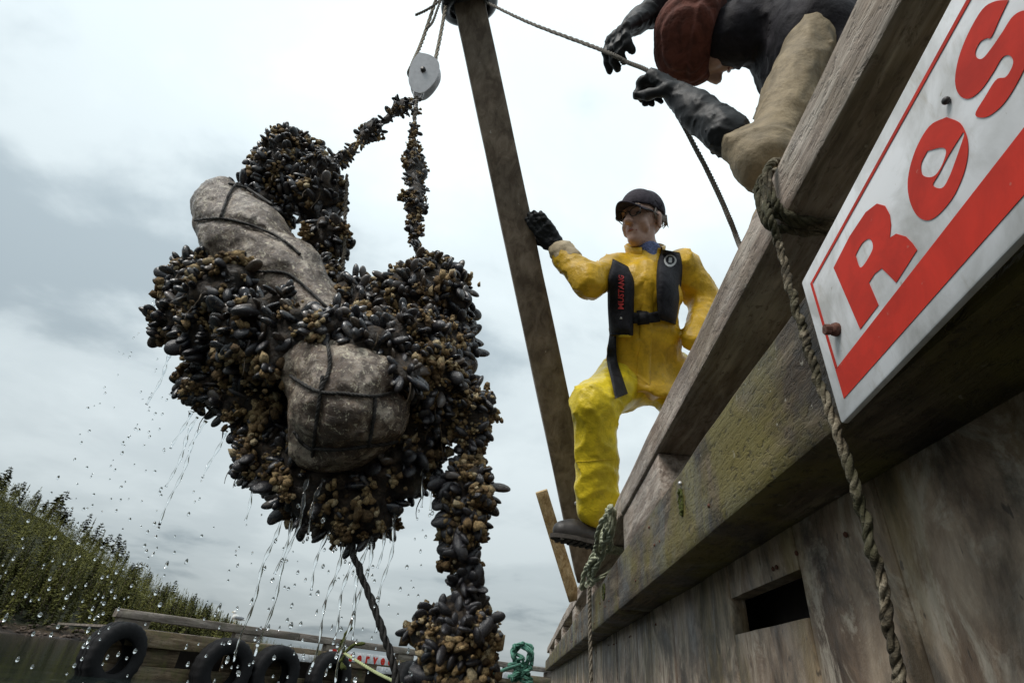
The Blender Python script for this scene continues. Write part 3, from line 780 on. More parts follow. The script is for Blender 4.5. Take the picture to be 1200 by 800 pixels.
for k, (px, py, sc) in enumerate([(132, 768, 1.08), (258, 792, 1.15), (318, 797, 1.1), (384, 799, 1.1), (478, 806, 1.1)]):
    # centre on the plane just in front of the dock wall
    q = ray(px, py); o_ = A+nF*.16; t = ((o_-C)@nF)/(q@nF); c = C+q*t; c[2] = max(.16, min(.30, c[2]))
    if k == 0: t_me = None
    o = obj('car_tyre', tv, tf, 'rubber', None) if k == 0 else link('car_tyre', t0.data)
    if k == 0: t0 = o
    o.location = tuple(c); o.scale = (sc,)*3; o.rotation_euler = (0.04*k, .7*k, math.atan2(eF[1], eF[0]) + (.35 if k == 0 else .05*k))
    tag(o, tl[k], 'tyre', 'tyres hung along the far dock')
    hang = rope('tyre_line', [c+V3(0, 0, .27*sc), c+V3(0, 0, .33*sc)+nF*-.02, FP((c-A)@eF, .04, .62*KZ)], .010, 'rope_black', None, parent=None, step=.02)
    tag(hang, 'short line tying ' + ('leftmost', 'second', 'third', 'fourth', 'fifth')[k] + ' tyre to the far dock', 'rope', 'tyre lines')
def onfar(px, py, o):
    q = ray(px, py); a = A+nF*o; return C+q*(((a-C)@nF)/(q@nF))
def board(name, x0, x1, yt, hgt, label, cat):
    a, b = onfar(x0, yt[0], .012), onfar(x1, yt[1], .012); s0_, s1_ = (a-A)@eF, (b-A)@eF; z = (a[2]+b[2])/2
    o = beam(name, A+eF*(s0_+s1_)/2+nF*.034+Z_*z, eF, nF, Z_, s1_-s0_, .014, hgt, 'swhite', None, .003, 0, 4, 0, 1)
    return o, s0_, s1_, z
sg, s0_, s1_, zc = board('sign', 384, 462, (766, 775), .135, '', '')
sgr = empty('far_reserved_sign', tuple(A+eF*(s0_+s1_)/2+Z_*zc), 'small white sign with red Reserved lettering on the far dock', 'sign')
sg.name = 'panel'; sg.parent = sgr; sg.matrix_parent_inverse = Matrix.Translation(-Vector(sgr.location))
for k, ch in enumerate('Reserved'):
    v, f = text_mesh(ch, .19, .008, .002); cx = s0_ + (s1_-s0_)*(k+.62)/8.3
    ef = eF if np.cross(eF, Z_)@nF > 0 else -eF
    obj('letter', A+nF*.044 + (v[:, :1])*ef + eF*cx + (v[:, 1:2]+zc)*Z_ + v[:, 2:]*nF, f, 'sred', sgr, False)
for x0, x1, y0, y1, h_, lb in ((333, 400, 767, 776, .10, 'blank white board below left of far red lettered sign'), (440, 492, 784, 789, .10, 'blank white board right of the far sign, behind the mussel rope'), (588, 606, 790, 792, .12, 'small white board on far dock beside the green mooring rope')):
    o, *_ = board('white_board', x0, x1, (y0, y1), h_, '', ''); tag(o, lb, 'board', 'white boards on the far dock')
# gull on the far rail
def gull():
    b = onfar(272, 740, -.07); s = (b-A)@eF; base = FP(s, -.07, .722); GS = .55
    r = empty('gull', tuple(base), 'small white gull perched on the far dock rail', 'gull')
    d = -eF*GS; u = Z_*GS
    body = [cone(base+d*.06+u*.17, base-d*.12+u*.13, .036, .022), cone(base+d*.07+u*.19, base+d*.10+u*.27, .021, .018), cone(base+d*.10+u*.27, base+d*.115+u*.275, .02, .016), cone(base-d*.12+u*.13, base-d*.24+u*.12, .019, .007)]
    solid('body', body, 'white', r, .007, .012)
    for s_ in (-1, 1):
        v, f = ellipsoid(base-d*.05+u*.155+np.cross(d, u)*s_*1.8*.055, d, np.cross(d, u), u, .077, .008, .022, 2); obj('wing', v, f, 'wing', r)
        v, f = tube([base+d*.02+np.cross(d, u)*s_*1.8*.03+u*.11, base+d*.02+np.cross(d, u)*s_*1.8*.03], .003, 6); obj('leg', v, f, 'beak', r)
    v, f = tube([base+d*.14+u*.272, base+d*.185+u*.262], np.array([.006, .002]), 6); obj('beak', v, f, 'beak', r)
gull()

# ================================================================== MAST, BLOCK, LINES
HY = 1.2                                                     # the load hangs straight below the mast head
MB0 = PX(690, 662, D+.03); MT = PY(547, -8, HY+.02)
mdir = unit(MT-MB0); mw = .152
mside = unit(np.cross(mdir, FW)); mfront = unit(np.cross(mdir, mside))
if mfront@FW > 0: mfront = -mfront
mast = empty('davit_mast', tuple(MB0), 'square brown timber mast leaning out over the water from the dock', 'mast')
Lm = np.linalg.norm(MT-MB0)
beam('post', (MB0+MT)/2, mdir, mside, mfront, Lm+.1, mw, mw*.8, 'mast', mast, .008, .0015, 60, 3, 5)
cap_c = MT - mdir*.03
for k, (dz, rr) in enumerate(((-.035, .118), (.02, .112), (.07, .105))):
    a = np.linspace(0, 2*math.pi, 49); ring = cap_c + mdir*dz + rr*(np.cos(a)[:, None]*mside + np.sin(a)[:, None]*mfront)
    tv_, tf_ = tube(ring, .026 if k == 0 else .02, 10, False); obj('rubber_collar', tv_, tf_, 'blackband', mast)
v, f = tube([cap_c-mdir*.05, cap_c+mdir*.12], .085, 24); obj('mast_head', v, f, 'black_metal', mast)
c = None
for s_ in (.086,):
    q = MB0 + mdir*Lm*.115 + mfront*(mw*.4) ; v, f = ellipsoid(q - mside*.0, mside, mdir, mfront, .011, .011, .006, 2); obj('bolt', v, f, 'metal', mast)
# small pale brace board
sb = PX(673, 700, D-.002); stp = PY(635, 577, sb[1]-.28)
d_ = unit(stp-sb); sd_ = unit(np.cross(d_, FW)); br = beam('brace_board', (sb+stp)/2, d_, sd_, np.cross(d_, sd_), np.linalg.norm(stp-sb)+.02, .072, .036, 'new', None, .004, .001, 16, 5, 3)
tag(br, 'short pale sawn board propped against the dock beside the boot', 'board')

# pulley block
bc = PY(496, 90, HY); bu = unit(UP*.75+Z_*.25+RT*.10); bs = unit(np.cross(bu, -FW)); bn = np.cross(bs, bu)
if bn@FW > 0: bn = -bn; bs = -bs
# turn the block a little so that the cheek faces the lens
blk = empty('pulley_block', tuple(bc), 'grey metal pulley block hanging from the mast head', 'pulley')
prof = [(-.2, .62), (.15, .58), (.42, .42), (.50, .15), (.46, -.1), (.30, -.42), (.10, -.62), (-.12, -.62), (-.34, -.40), (-.40, -.05), (-.36, .3)]
pr = spline(np.array([(a, b, 0) for a, b in prof+prof[:1]]), 50)[:-1]
S_ = .135
def plate(name, o, th, mat, sc=1., tilt=0):
    fr = [bc + bs*p[0]*S_*sc + bu*p[1]*S_*1.05*sc + bn*(o+th/2) for p in pr]; bk = [bc + bs*p[0]*S_*sc + bu*p[1]*S_*1.05*sc + bn*(o-th/2) for p in pr]
    n = len(pr); return obj(name, fr+bk, [list(range(n)), list(range(n, 2*n))[::-1]]+[[i, n+i, n+(i+1) % n, (i+1) % n] for i in range(n)], mat, blk, False)
plate('cheek_plate', .024, .006, 'metal'); plate('cheek_plate', -.024, .006, 'metal')
v, f = tube([bc+bu*.012-bs*.012-bn*.017, bc+bu*.012-bs*.012+bn*.017], .042, 28); obj('sheave', v, f, 'black_metal', blk)
v, f = tube([bc+bu*.012+bs*.002-bn*.034, bc+bu*.012+bs*.002+bn*.034], .011, 8); obj('axle_pin', v, f, 'black_metal', blk)
a = np.linspace(-.3, math.pi*2-.3, 30)
v, f = tube(np.array([bc-bu*.075-bs*.008+bs*.018*math.cos(x)+bu*.026*math.sin(x) for x in a]), .006, 8, False); obj('shackle', v, f, 'metal', blk)
hook = bc - bu*.098 - bs*.01
# fall from the mast head through the block
mh = PY(520, -14, HY+.03)
rope('fall_rope', [mh+V3(-.02, 0, .02), mh*.4+bc*.6-V3(.04, 0, 0), bc+bu*.05-bs*.052, bc-bs*.058+bu*.0, bc-bu*.032, bc+bs*.03, bc+bu*.03+bs*.036, mh*.5+bc*.5+V3(.035, 0, 0), mh+V3(.02, 0, .05)], .0085, 'rope_tan', 'tan rope doubled between the mast head and the pulley block')
for nm, pts, lb in (('rope_tail', [(522, -6), (512, 4), (500, 12), (487, 18)], 'frayed rope tail sticking out left of the mast head'), ('rope_tail', [(519, -5), (513, 10), (507, 26), (500, 34)], 'short rope tail drooping beside the tan fall rope')):
    rope(nm, [PY(x, y, HY+.0) for x, y in pts], .006, 'rope_grey', lb)
# rope wrap at mast head
a = np.linspace(0, 4*math.pi, 60)
rope('mast_lashing', cap_c+mdir*(.03+.012*a/6.28)[:, None]+.128*(np.cos(a)[:, None]*mside+np.sin(a)[:, None]*mfront), .007, 'rope_tan', 'tan rope lashing wound round the mast head', step=.008)

# ================================================================== MUSSELS
def shell_mesh(L_=1., w=.50, th=.36, seed=0, nr=9, ns=10):
    rg = np.random.default_rng(seed); v = [(0, 0, 0)]; bend = rg.uniform(.02, .12)
    for i in range(1, nr):
        t = .5-.5*math.cos(math.pi*(i/nr)**.9); W_ = w/2*min(1, 1.28*t**.62)*max(0, 1-t**5)**.5; T_ = th/2*1.25*t**.6*max(0, 1-t**3)**.62
        for j in range(ns):
            a = 2*math.pi*j/ns; ca, sa = math.cos(a), math.sin(a)
            v.append((ca*W_+bend*math.sin(math.pi*t)+.05*t, abs(sa)**1.2*math.copysign(1, sa)*T_, t + .10*ca*t*(1-t)))
    v.append((.05, 0, 1.0)); n = len(v); f = []
    for j in range(ns): f.append([0, 1+(j+1) % ns, 1+j])
    for i in range(nr-2):
        for j in range(ns):
            b = 1+i*ns; f.append([b+j, b+(j+1) % ns, b+ns+(j+1) % ns, b+ns+j])
    b = 1+(nr-2)*ns
    for j in range(ns): f.append([b+j, b+(j+1) % ns, n-1])
    return np.array(v)*L_, f
SHELLS = [shell_mesh(1, .50, .36, 1), shell_mesh(1, .46, .32, 2), shell_mesh(1, .56, .38, 3), shell_mesh(1, .44, .40, 4)]
SHM = []
for v, f in SHELLS:
    me = bpy.data.meshes.new('mussel'); me.from_pydata(v.tolist(), [], f); me.polygons.foreach_set('use_smooth', np.ones(len(f), bool)); me.materials.append(M['mussel']); SHM.append(me)
def clump_mesh(seed, n=9):
    rg = np.random.default_rng(seed); mb = MB(); v0, f0 = ico(1)
    for k in range(n):
        c = rg.normal(0, .38, 3); c[2] = abs(c[2])*.8; r = rg.uniform(.10, .40)
        q = v0*(1+.24*rg.normal(0, 1, (len(v0), 1)))*r*rg.uniform(.8, 1.2, 3)+c
        mb.add(q, f0)
    return np.array(mb.v), mb.f
CLUMPS = [clump_mesh(20+i, 11+i) for i in range(6)]
def rotN(n, rg, tilt):
    n = unit(n); n = unit(n + rg.normal(0, tilt, 3)); t = unit(np.cross(n, rg.normal(0, 1, 3))); return np.stack([t, np.cross(n, t), n], 1)
def normals(v, q):
    v = np.asarray(v); q = np.asarray(q); fn = np.cross(v[q[:, 2]]-v[q[:, 0]], v[q[:, 3]]-v[q[:, 1]]); N = np.zeros_like(v)
    for k in range(4): np.add.at(N, q[:, k], fn)
    return unit_rows(N)
def encrust(parent, pts, nrm, n_sh, n_cl, n_parts, size=(.032, .06), csize=(.014, .032), seed=0, tilt=.55, ok=None, shellname='mussel'):
    rg = np.random.default_rng(seed); pl = wloc(parent)
    items = []
    idx = rg.choice(len(pts), n_sh, replace=len(pts) < n_sh)
    for i in idx:
        p, n = pts[i], nrm[i]
        if ok is not None and not ok(i, n, rg): continue
        R_ = rotN(n, rg, tilt); s = rg.uniform(*size)*(1.0 if rg.random() > .12 else 1.3)
        vis = max(0.05, float(R_[:, 2]@unit(C-p))+.6)*s if float(n@unit(C-p)) > -.25 else 0
        items.append((vis, p - unit(n)*s*.10 - R_[:, 2]*s*.22, R_, s, int(rg.integers(4))))
    items.sort(key=lambda x: -x[0])
    bulk = Bulk()
    for k, (vis, p, R_, s, m) in enumerate(items):
        if k < n_parts:
            o = link(shellname, SHM[m], parent)
            T = Matrix.Identity(4)
            for a in range(3):
                for b in range(3): T[a][b] = R_[a, b]*s
                T[a][3] = p[a]-pl[a]
            o.matrix_basis = T
        else: bulk.add(SHELLS[m][0]@(R_.T*s)+p, SHELLS[m][1])
    if bulk.n: tag(bulk.build('mussel_growth', 'mussel', parent), kind='stuff')
    bc_ = Bulk(); pm = fbm(np.asarray(pts)*11, 2, seed+40) if n_cl else None
    for i in rg.choice(len(pts), n_cl, replace=len(pts) < n_cl):
        p, n = pts[i], nrm[i]
        if ok is not None and not ok(i, n, rg, True): continue
        if pm[i] < -.12 and rg.random() < .8: continue
        R_ = rotN(n, rg, .3); s = rg.uniform(*csize)*(1 if rg.random() > .2 else 1.5); cv, cf = CLUMPS[int(rg.integers(6))]
        bc_.add((cv*rg.uniform(.8, 1.2, 3))@(R_.T*s)+p+n*s*.15, cf)
    if bc_.n: tag(bc_.build('barnacle_growth', 'barn', parent, True), kind='stuff')

MD = proj(PY(385, 390, HY))[2]                               # depth of the hanging load
PXM = MD/F
def mp_(x, y, dz=0.): return PY(x, y, HY+dz)
def lsc(x, y, dz): return proj(PY(x, y, HY+dz))[2]/F         # metres per pixel there
load = empty('mussel_float', tuple(mp_(420, 640)), 'large mussel covered float wrapped in cord, hanging dripping from the mast', 'mussel float')
FLN = [(262, 246, 36, -.05), (292, 288, 47, -.06), (335, 330, 44, -.07), (372, 380, 38, -.08), (380, 430, 44, -.115), (408, 478, 66, -.13), (385, 520, 36, -.10)]
flc = [cone(mp_(a[0], a[1], a[3]), mp_(b[0], b[1], b[3]), a[2]*lsc(a[0], a[1], a[3]), b[2]*lsc(b[0], b[1], b[3])) for a, b in zip(FLN[:-1], FLN[1:])]
flc[-1] = cone(mp_(408, 474, -.13), mp_(372, 532, -.10), 66*lsc(408, 474, -.13), 26*lsc(372, 532, -.1))
def fl_wr(p): return .009*fbm(p*14, 5, 3)+.004*np.abs(fbm(p*50, 2, 5))
f_float = blob(flc, .045, fl_wr)
FON = [(340, 188, 36, .06), (330, 215, 40, .08), (372, 232, 34, .05), (385, 280, 26, .03), (375, 320, 22, .01), (300, 250, 40, .10), (235, 340, 40, -.02), (212, 372, 30, -.04), (250, 315, 26, -.07), (262, 395, 44, -.05), (285, 345, 30, -.10), (300, 420, 40, -.07), (250, 445, 34, 0), (300, 470, 45, .02), (320, 400, 30, -.10),
       (325, 530, 45, .03), (385, 560, 62, .03), (425, 600, 40, .02), (455, 545, 50, .02), (360, 460, 60, .10), (498, 420, 52, .0), (515, 350, 38, .0), (536, 400, 26, .02), (526, 450, 32, .02), (480, 352, 40, -.02), (440, 372, 36, -.04), (415, 350, 26, -.03), (495, 480, 45, 0), (430, 440, 70, .12), (510, 330, 32, .02), (480, 510, 40, .0), (478, 400, 42, -.09), (500, 440, 40, -.07), (255, 345, 34, -.14), (300, 372, 30, -.17), (325, 355, 18, -.175), (345, 400, 20, -.19), (285, 395, 34, -.15), (330, 430, 24, -.15), (410, 395, 26, -.17), (440, 410, 30, -.16), (395, 378, 24, -.19), (350, 378, 20, -.185), (370, 392, 20, -.20), (330, 385, 24, -.185), (275, 330, 24, -.16), (415, 415, 22, -.19), (470, 440, 26, -.17)]
foc = [cone(mp_(x, y, dz), mp_(x+.5, y, dz), r*.86*lsc(x, y, dz), r*.86*lsc(x, y, dz)) for x, y, r, dz in FON]
def fo_wr(p): return .014*fbm(p*20, 4, 8)
f_foul = blob(foc, .03, fo_wr)
v, q = snet(f_foul, *bounds(foc, .06), .0085); obj('fouling_layer', v, q, 'foul', load)
nr_ = normals(v, q)
sel = f_float(v) > .004; fp, fn_ = v[sel], nr_[sel]
_dfl = f_float(fp); _pj = np.array([proj(p)[:2] for p in fp])
def ok_load(i, n, rg, cl=False):
    d = _dfl[i]; x, y = _pj[i]
    if d < .006: return rg.random() < .7
    # the underside behind the bare lower bulb carries crust rather than shells
    if n@FW < 0 and y > 545 and 340 < x < 500: return rg.random() < (.55 if cl else .2)
    return True
encrust(load, fp, fn_, 4000, 1500, 300, (.026, .066), (.012, .030), 3, 1.0, ok_load)
_wr = np.random.default_rng(12); _wb = Bulk()
for i in _wr.choice(len(fp), 170, replace=False):
    if fn_[i][2] > .3 or _dfl[i] < .02: continue
    L_ = _wr.uniform(.03, .09); z = np.linspace(0, -L_, 7); a = _wr.uniform(0, 6)
    _wb.add(*tube(fp[i]+fn_[i]*.008+np.stack([.006*np.sin(z*60+a), .006*np.cos(z*50+a), z], 1), np.linspace(.0022, .0006, 7), 4))
tag(_wb.build('weed_strands', 'moss_brown', load), kind='stuff')
# net cord round the float
cam_front = lambda px, py: px
def on_float(px_list, f, off=.003, t0=.9):
    pts = np.array(px_list, float); q = np.stack([ray(*p) for p in pts]); q /= np.linalg.norm(q, axis=1)[:, None]; t = np.full(len(q), t0)
    for _ in range(90): t = np.minimum(t + .6*np.maximum(f(C+q*t[:, None]), -.02), t0+3.5)
    return C+q*t[:, None], q, t
def seg(pl, n=24): p = spline(np.array([(a, b, 0) for a, b in pl]), n); return p[:, :2]
CORDS = [[(228, 258), (262, 256), (300, 266), (330, 280), (352, 298)], [(288, 205), (270, 225), (258, 256)], [(300, 318), (335, 320), (360, 338), (385, 362)], [(268, 215), (300, 225), (330, 250)],
         [(340, 440), (372, 458), (405, 461), (440, 464), (474, 456)], [(378, 440), (374, 470), (370, 500), (366, 535)], [(366, 525), (395, 527), (420, 524), (455, 520), (474, 515)], [(440, 464), (438, 490), (432, 522)], [(384, 400), (386, 430), (376, 458)], [(344, 505), (355, 520), (368, 528)]]
cpaths = []
for cd in CORDS:
    hp, q, t = on_float(seg(cd, 40), f_float, 0, .7); good = t < 3.0
    if good.sum() > 4: cpaths.append((hp[good], q[good]))
_cp = np.concatenate([h for h, _ in cpaths])
def bite(p):
    d = np.full(len(p), 9.)
    for k in range(0, len(_cp), 40): d = np.minimum(d, np.linalg.norm(p[:, None]-_cp[None, k:k+40], axis=-1).min(1))
    return .011*np.exp(-(d/.016)**2)
v, q = snet(lambda p: near(f_float(p), p, bite, .016), *bounds(flc), .007); obj('float_body', v, q, 'float', load)
for hp, q in cpaths: rope('net_cord', hp+q*.004, .0042, 'rope_black', parent=load, step=.006, ns=4)

# suspended ropes with mussels
def mussel_rope(name, pts, r0, label, n_sh, n_cl, n_parts, size, rad, seed, parts=None, core='rope_dark', rope_r=.008, pts2=None, csize=(.012, .026)):
    r = empty(name, tuple(pts[-1]), label, 'mussel rope')
    rope('rope_core', pts, rope_r, core, parent=r, step=.006, fuzz=.002, seed=seed)
    rg = np.random.default_rng(seed); p = spline(pts2 if pts2 is not None else pts, 240); t, N, B = frames(p)
    if rad is None: return r
    tt = np.linspace(0, 1, len(p)); R_ = np.interp(tt, [a for a, b in rad], [b for a, b in rad])
    pp, nn = [], []
    R_ = R_*np.clip(.85+.75*fbm(np.stack([tt*14, 0*tt, 0*tt+seed], 1), 2, seed), .25, 1.6)
    for k in range(6000):
        i = rg.integers(len(p))
        if rg.random() > min(1, R_[i]/max(R_)+.05)or R_[i] < .004: continue
        a = rg.uniform(0, 6.283); n = math.cos(a)*N[i]+math.sin(a)*B[i]; pp.append(p[i]+n*R_[i]*rg.uniform(.55, 1)); nn.append(unit(n+t[i]*rg.normal(0, .4)))
    # dark core of the growth
    cs = [cone(p[i], p[min(i+6, len(p)-1)], R_[i]*.72, R_[min(i+6, len(p)-1)]*.72) for i in range(0, len(p)-6, 6) if R_[i] > .008]
    if cs:
        lo, hi = bounds(cs); solid('fouling_layer', cs, 'foul', r, max(.006, max(R_)/9), .01, lambda q: .006*fbm(q*38, 3, seed))
    encrust(r, np.array(pp), np.array(nn), n_sh, n_cl, n_parts, size, csize, seed, 1.0)
    return r
mussel_rope('mussel_rope', [hook, mp_(486, 135), mp_(485, 170), mp_(487, 220), mp_(486, 262), mp_(489, 300), mp_(492, 330)], 0, 'rope strung with mussels hanging straight below the pulley block', 170, 150, 170, (.024, .042), [(0, .003), (.2, .003), (.25, .020), (.35, .034), (.46, .028), (.52, .036), (.60, .026), (.64, .008), (.70, .022), (.76, .020), (.8, .006), (.92, .008), (1, .02)], 31, csize=(.009, .018))
mussel_rope('mussel_rope', [hook, mp_(470, 125), mp_(448, 144), mp_(428, 158), mp_(412, 178), mp_(392, 190), mp_(372, 205)], 0, 'rope crusted with mussels slanting from the pulley block to the float', 200, 130, 200, (.024, .042), [(0, .004), (.10, .022), (.20, .026), (.26, .007), (.36, .034), (.52, .036), (.60, .012), (.8, .03), (1, .05)], 32, csize=(.009, .018))
mussel_rope('thin_line', [mp_(407, 205, .02), mp_(405, 245, .02), mp_(404, 290, 0), mp_(401, 322, 0)], 0, 'thin bare brown line between upper and lower mussel clumps', 0, 0, 0, (.03, .05), None, 33, rope_r=.006)
lowpts = [mp_(535, 445), mp_(550, 500), mp_(549, 560), mp_(543, 620), mp_(546, 680), mp_(540, 720), mp_(530, 790), mp_(528, 870), mp_(528, 925)]
mussel_rope('mussel_dropper', lowpts, 0, 'thick dropper rope loaded with mussels hanging below the float into the water', 700, 560, 300, (.028, .062), [(0, .06), (.12, .062), (.25, .055), (.36, .042), (.42, .052), (.56, .055), (.62, .04), (.7, .06), (.8, .06), (1, .06)], 34, rope_r=.012)
mussel_rope('mussel_rope', [mp_(560, 700), mp_(566, 745), mp_(556, 790), mp_(552, 860), mp_(550, 925)], 0, 'short second strand of mussels beside the foot of the dropper', 110, 80, 110, (.03, .055), [(0, .015), (.2, .025), (.4, .035), (1, .04)], 35)
mussel_rope('mussel_rope', [mp_(512, 715), mp_(505, 745), mp_(512, 800), mp_(514, 870), mp_(514, 925)], 0, 'bulging left strand of mussels at the foot of the dropper', 110, 90, 110, (.03, .056), [(0, .02), (.2, .036), (.5, .036), (1, .04)], 36)
rope('trailing_line', [mp_(408, 625), mp_(416, 655), mp_(432, 695), mp_(447, 735), mp_(460, 775), mp_(470, 830), mp_(474, 900)], .0075, 'rope_black', 'black line trailing from under the float down to the water', fuzz=.002)

# ================================================================== DOCK ROPES
xo = D-.013
rope('dock_line', [PX(886, 222, D+.02), PX(900, 245, xo-.006), PX(912, 285, xo), PX(926, 335, xo), PX(940, 385, xo-.002), PX(953, 425, xo-.002), PX(975, 490, xo), PX(1003, 570, xo+.004), PX(1027, 660, xo+.008), PX(1046, 760, xo+.01), PX(1060, 850, xo+.01), PX(1085, 1000, xo+.01)], .0038, 'rope_dock', 'weathered twisted rope hanging down the dock wall beside the near sign', fuzz=.0014, step=.0018, ns=6)
# turns round the rail
yw = PX(893, 235, D)[1]
def rail_wrap(y, turns, r, wid):
    a = np.linspace(0, 2*math.pi*turns, 40*turns); hx, hz = .065+.012, (ZRT-ZRB)/2+.010
    sq = lambda c: np.sign(c)*np.abs(c)**.45
    return np.stack([D+.065+hx*sq(np.cos(a)), y+wid*(a/(2*math.pi*turns)-.5)+.004*np.sin(a*1.7), (ZRB+ZRT)/2+hz*sq(np.sin(a))], 1)
rope('rail_lashing', rail_wrap(yw-.03, 3, .007, .03), .0046, 'rope_dock', 'rope turns wound round the near dock rail above the sign', fuzz=.001, step=.003)
# tangled faded green rope on the rail by the boot
yk = PX(708, 640, D)[1]
pts = rail_wrap(yk, 4, .009, .10).tolist()
rg = np.random.default_rng(3)
kc = [PX(x, y, D-.022) for x, y in ((716, 600), (712, 620), (704, 640), (698, 655), (692, 668), (690, 684))]
kn = [np.array(p) for p in pts[::4]]
for rep in range(7):
    for p in (kc if rep % 2 else kc[::-1]): kn.append(p + rg.normal(0, .013, 3)*V3(.7, 2.6, 1.0))
rope('tangled_rope', kn, .0085, 'rope_sage', 'tangled faded green rope knotted round the dock rail beside the boot', fuzz=.003, step=.006, seed=4)
hp = PX(691, 686, D-.02)
rope('hanging_line', [hp, PX(691, 720, D-.017), PX(692, 765, D-.012), PX(692.5, 830, D-.010), PX(693, 900, D-.01)], .0078, 'rope_tan', 'thin twisted rope hanging down the dock wall below the boot', step=.004)
# green mooring rope at the far corner
gc = PX(612, 775, D-.03); gy = min(gc[1], 7.5) if gc[1] > 0 else 7.0
gc = PY(611, 778, 7.0)
g = []
for k in range(90):
    a = k*.55; g.append(gc + V3(.10*math.cos(a)+.02*rg.normal(), .05*rg.normal(), .16*math.sin(a*.53)+.05*math.sin(a)))
rope('green_rope_coil', g, .02, 'rope_green', 'bundle of bright green mooring rope at the far end of the near dock', step=.02)
rope('mooring_line', [gc, PY(590, 785, 6.3), PY(570, 796, 5.6), PY(545, 812, 4.8), PY(520, 835, 4.2)], .018, 'rope_green', 'green and white mooring line running left from the green rope bundle', step=.02)
lm = [PY(404, 765, 2.6), PY(420, 775, 2.5), PY(440, 787, 2.4), PY(460, 797, 2.3), PY(490, 812, 2.2), PY(520, 840, 2.1)]
rope('lime_line', lm, .006, 'rope_lime', 'pale lime line slanting from the weed tuft below the float', step=.008)
def weed():
    base = PY(404, 765, 2.6); r = empty('weed_tuft', tuple(base), 'dark green weed tuft caught on the pale lime line', 'seaweed')
    for pl in ([(404, 765), (403, 752), (407, 740), (412, 736)], [(404, 765), (412, 757), (420, 754), (427, 754)], [(404, 765), (400, 775), (404, 785)], [(404, 765), (398, 758), (401, 748)]):
        mbw = MB(); p = spline(np.array([PY(x, y, 2.6) for x, y in pl]), 22)
        mbw.add(*tube(p, .003+.005*np.abs(np.sin(np.linspace(0, 6, 22))), 6)); mbw.v = (np.array(mbw.v)+.006*fbm(np.array(mbw.v)*60, 2)[:, None]).tolist(); mbw.build('frond', 'moss', r)
weed()

# ================================================================== PEOPLE
def hand_cones(o, Xd, Zd, side, curls, sc=1., spread=.0, thumb=(.62, .72, -.30), thick=1.0):
    X = unit(Xd); Zz = unit(Zd - X*(np.asarray(Zd)@X)); Yv = np.cross(Zz, X)*side
    T = lambda x, y, z: o + (X*x + Yv*y + Zz*z)*sc
    cs = [cone(T(-.03, 0, 0), T(.02, 0, 0), .032*sc*thick, .034*sc*thick, Zz, 1.25)]
    for y in (.027, .009, -.009, -.027): cs.append(cone(T(.02, y*.75, 0), T(.092, y*1.12, .002), .018*sc*thick, .0155*sc*thick))
    lens = [(.036, .025, .020), (.041, .028, .022), (.038, .026, .021), (.029, .020, .018)]
    for k, y in enumerate((.0315, .0105, -.0105, -.0315)):
        p = np.array((.094, y, .002)); a = 0.; dy = spread*(1.5-k)*.25
        for m in range(3):
            a += curls[k][m]; d = np.array((math.cos(a), dy, -math.sin(a))); q = p + d*lens[k][m]
            cs.append(cone(T(*p), T(*q), (.0105-.0007*m)*sc*thick, (.0100-.0009*m)*sc*thick)); p = q
    p = np.array((.028, .034, -.006)); d = unit(thumb); q = p+d*.042; r = q+unit(d+V3(.35, -.15, -.1))*.032
    cs += [cone(T(*p), T(*q), .0145*sc*thick, .012*sc*thick), cone(T(*q), T(*r), .012*sc*thick, .0095*sc*thick)]
    return cs
def folds(amp, fr, seed, stretch=(1, 1, 1)):
    st = np.array(stretch)
    def w(p):
        q = p + .05*np.stack([fbm(p*5+k*9.1, 2, seed+20+k) for k in range(3)], -1)
        a = 1-np.abs(fbm(q*fr*st, 2, seed)); b = 1-np.abs(fbm(q*fr*1.7*st[::-1]+4, 2, seed+3))
        return -amp*1.5*np.clip(a, 0, 1)**5 - amp*.8*np.clip(b, 0, 1)**6 + amp*.8*fbm(p*fr*.45, 2, seed+5) + amp*.5
    return w
def hits(f, pxs, t0=.6, tmax=4.2):
    q = np.stack([ray(*p) for p in pxs]); q /= np.linalg.norm(q, axis=1)[:, None]; t = np.full(len(q), t0)
    for _ in range(120): t = np.minimum(t + .55*np.maximum(f(C+q*t[:, None]), -.02), tmax)
    return C+q*t[:, None], t < tmax-.01, q
def grad(f, p, e=.004):
    g = np.stack([f(p+e*np.eye(3)[k])-f(p-e*np.eye(3)[k]) for k in range(3)], -1); return unit_rows(g)
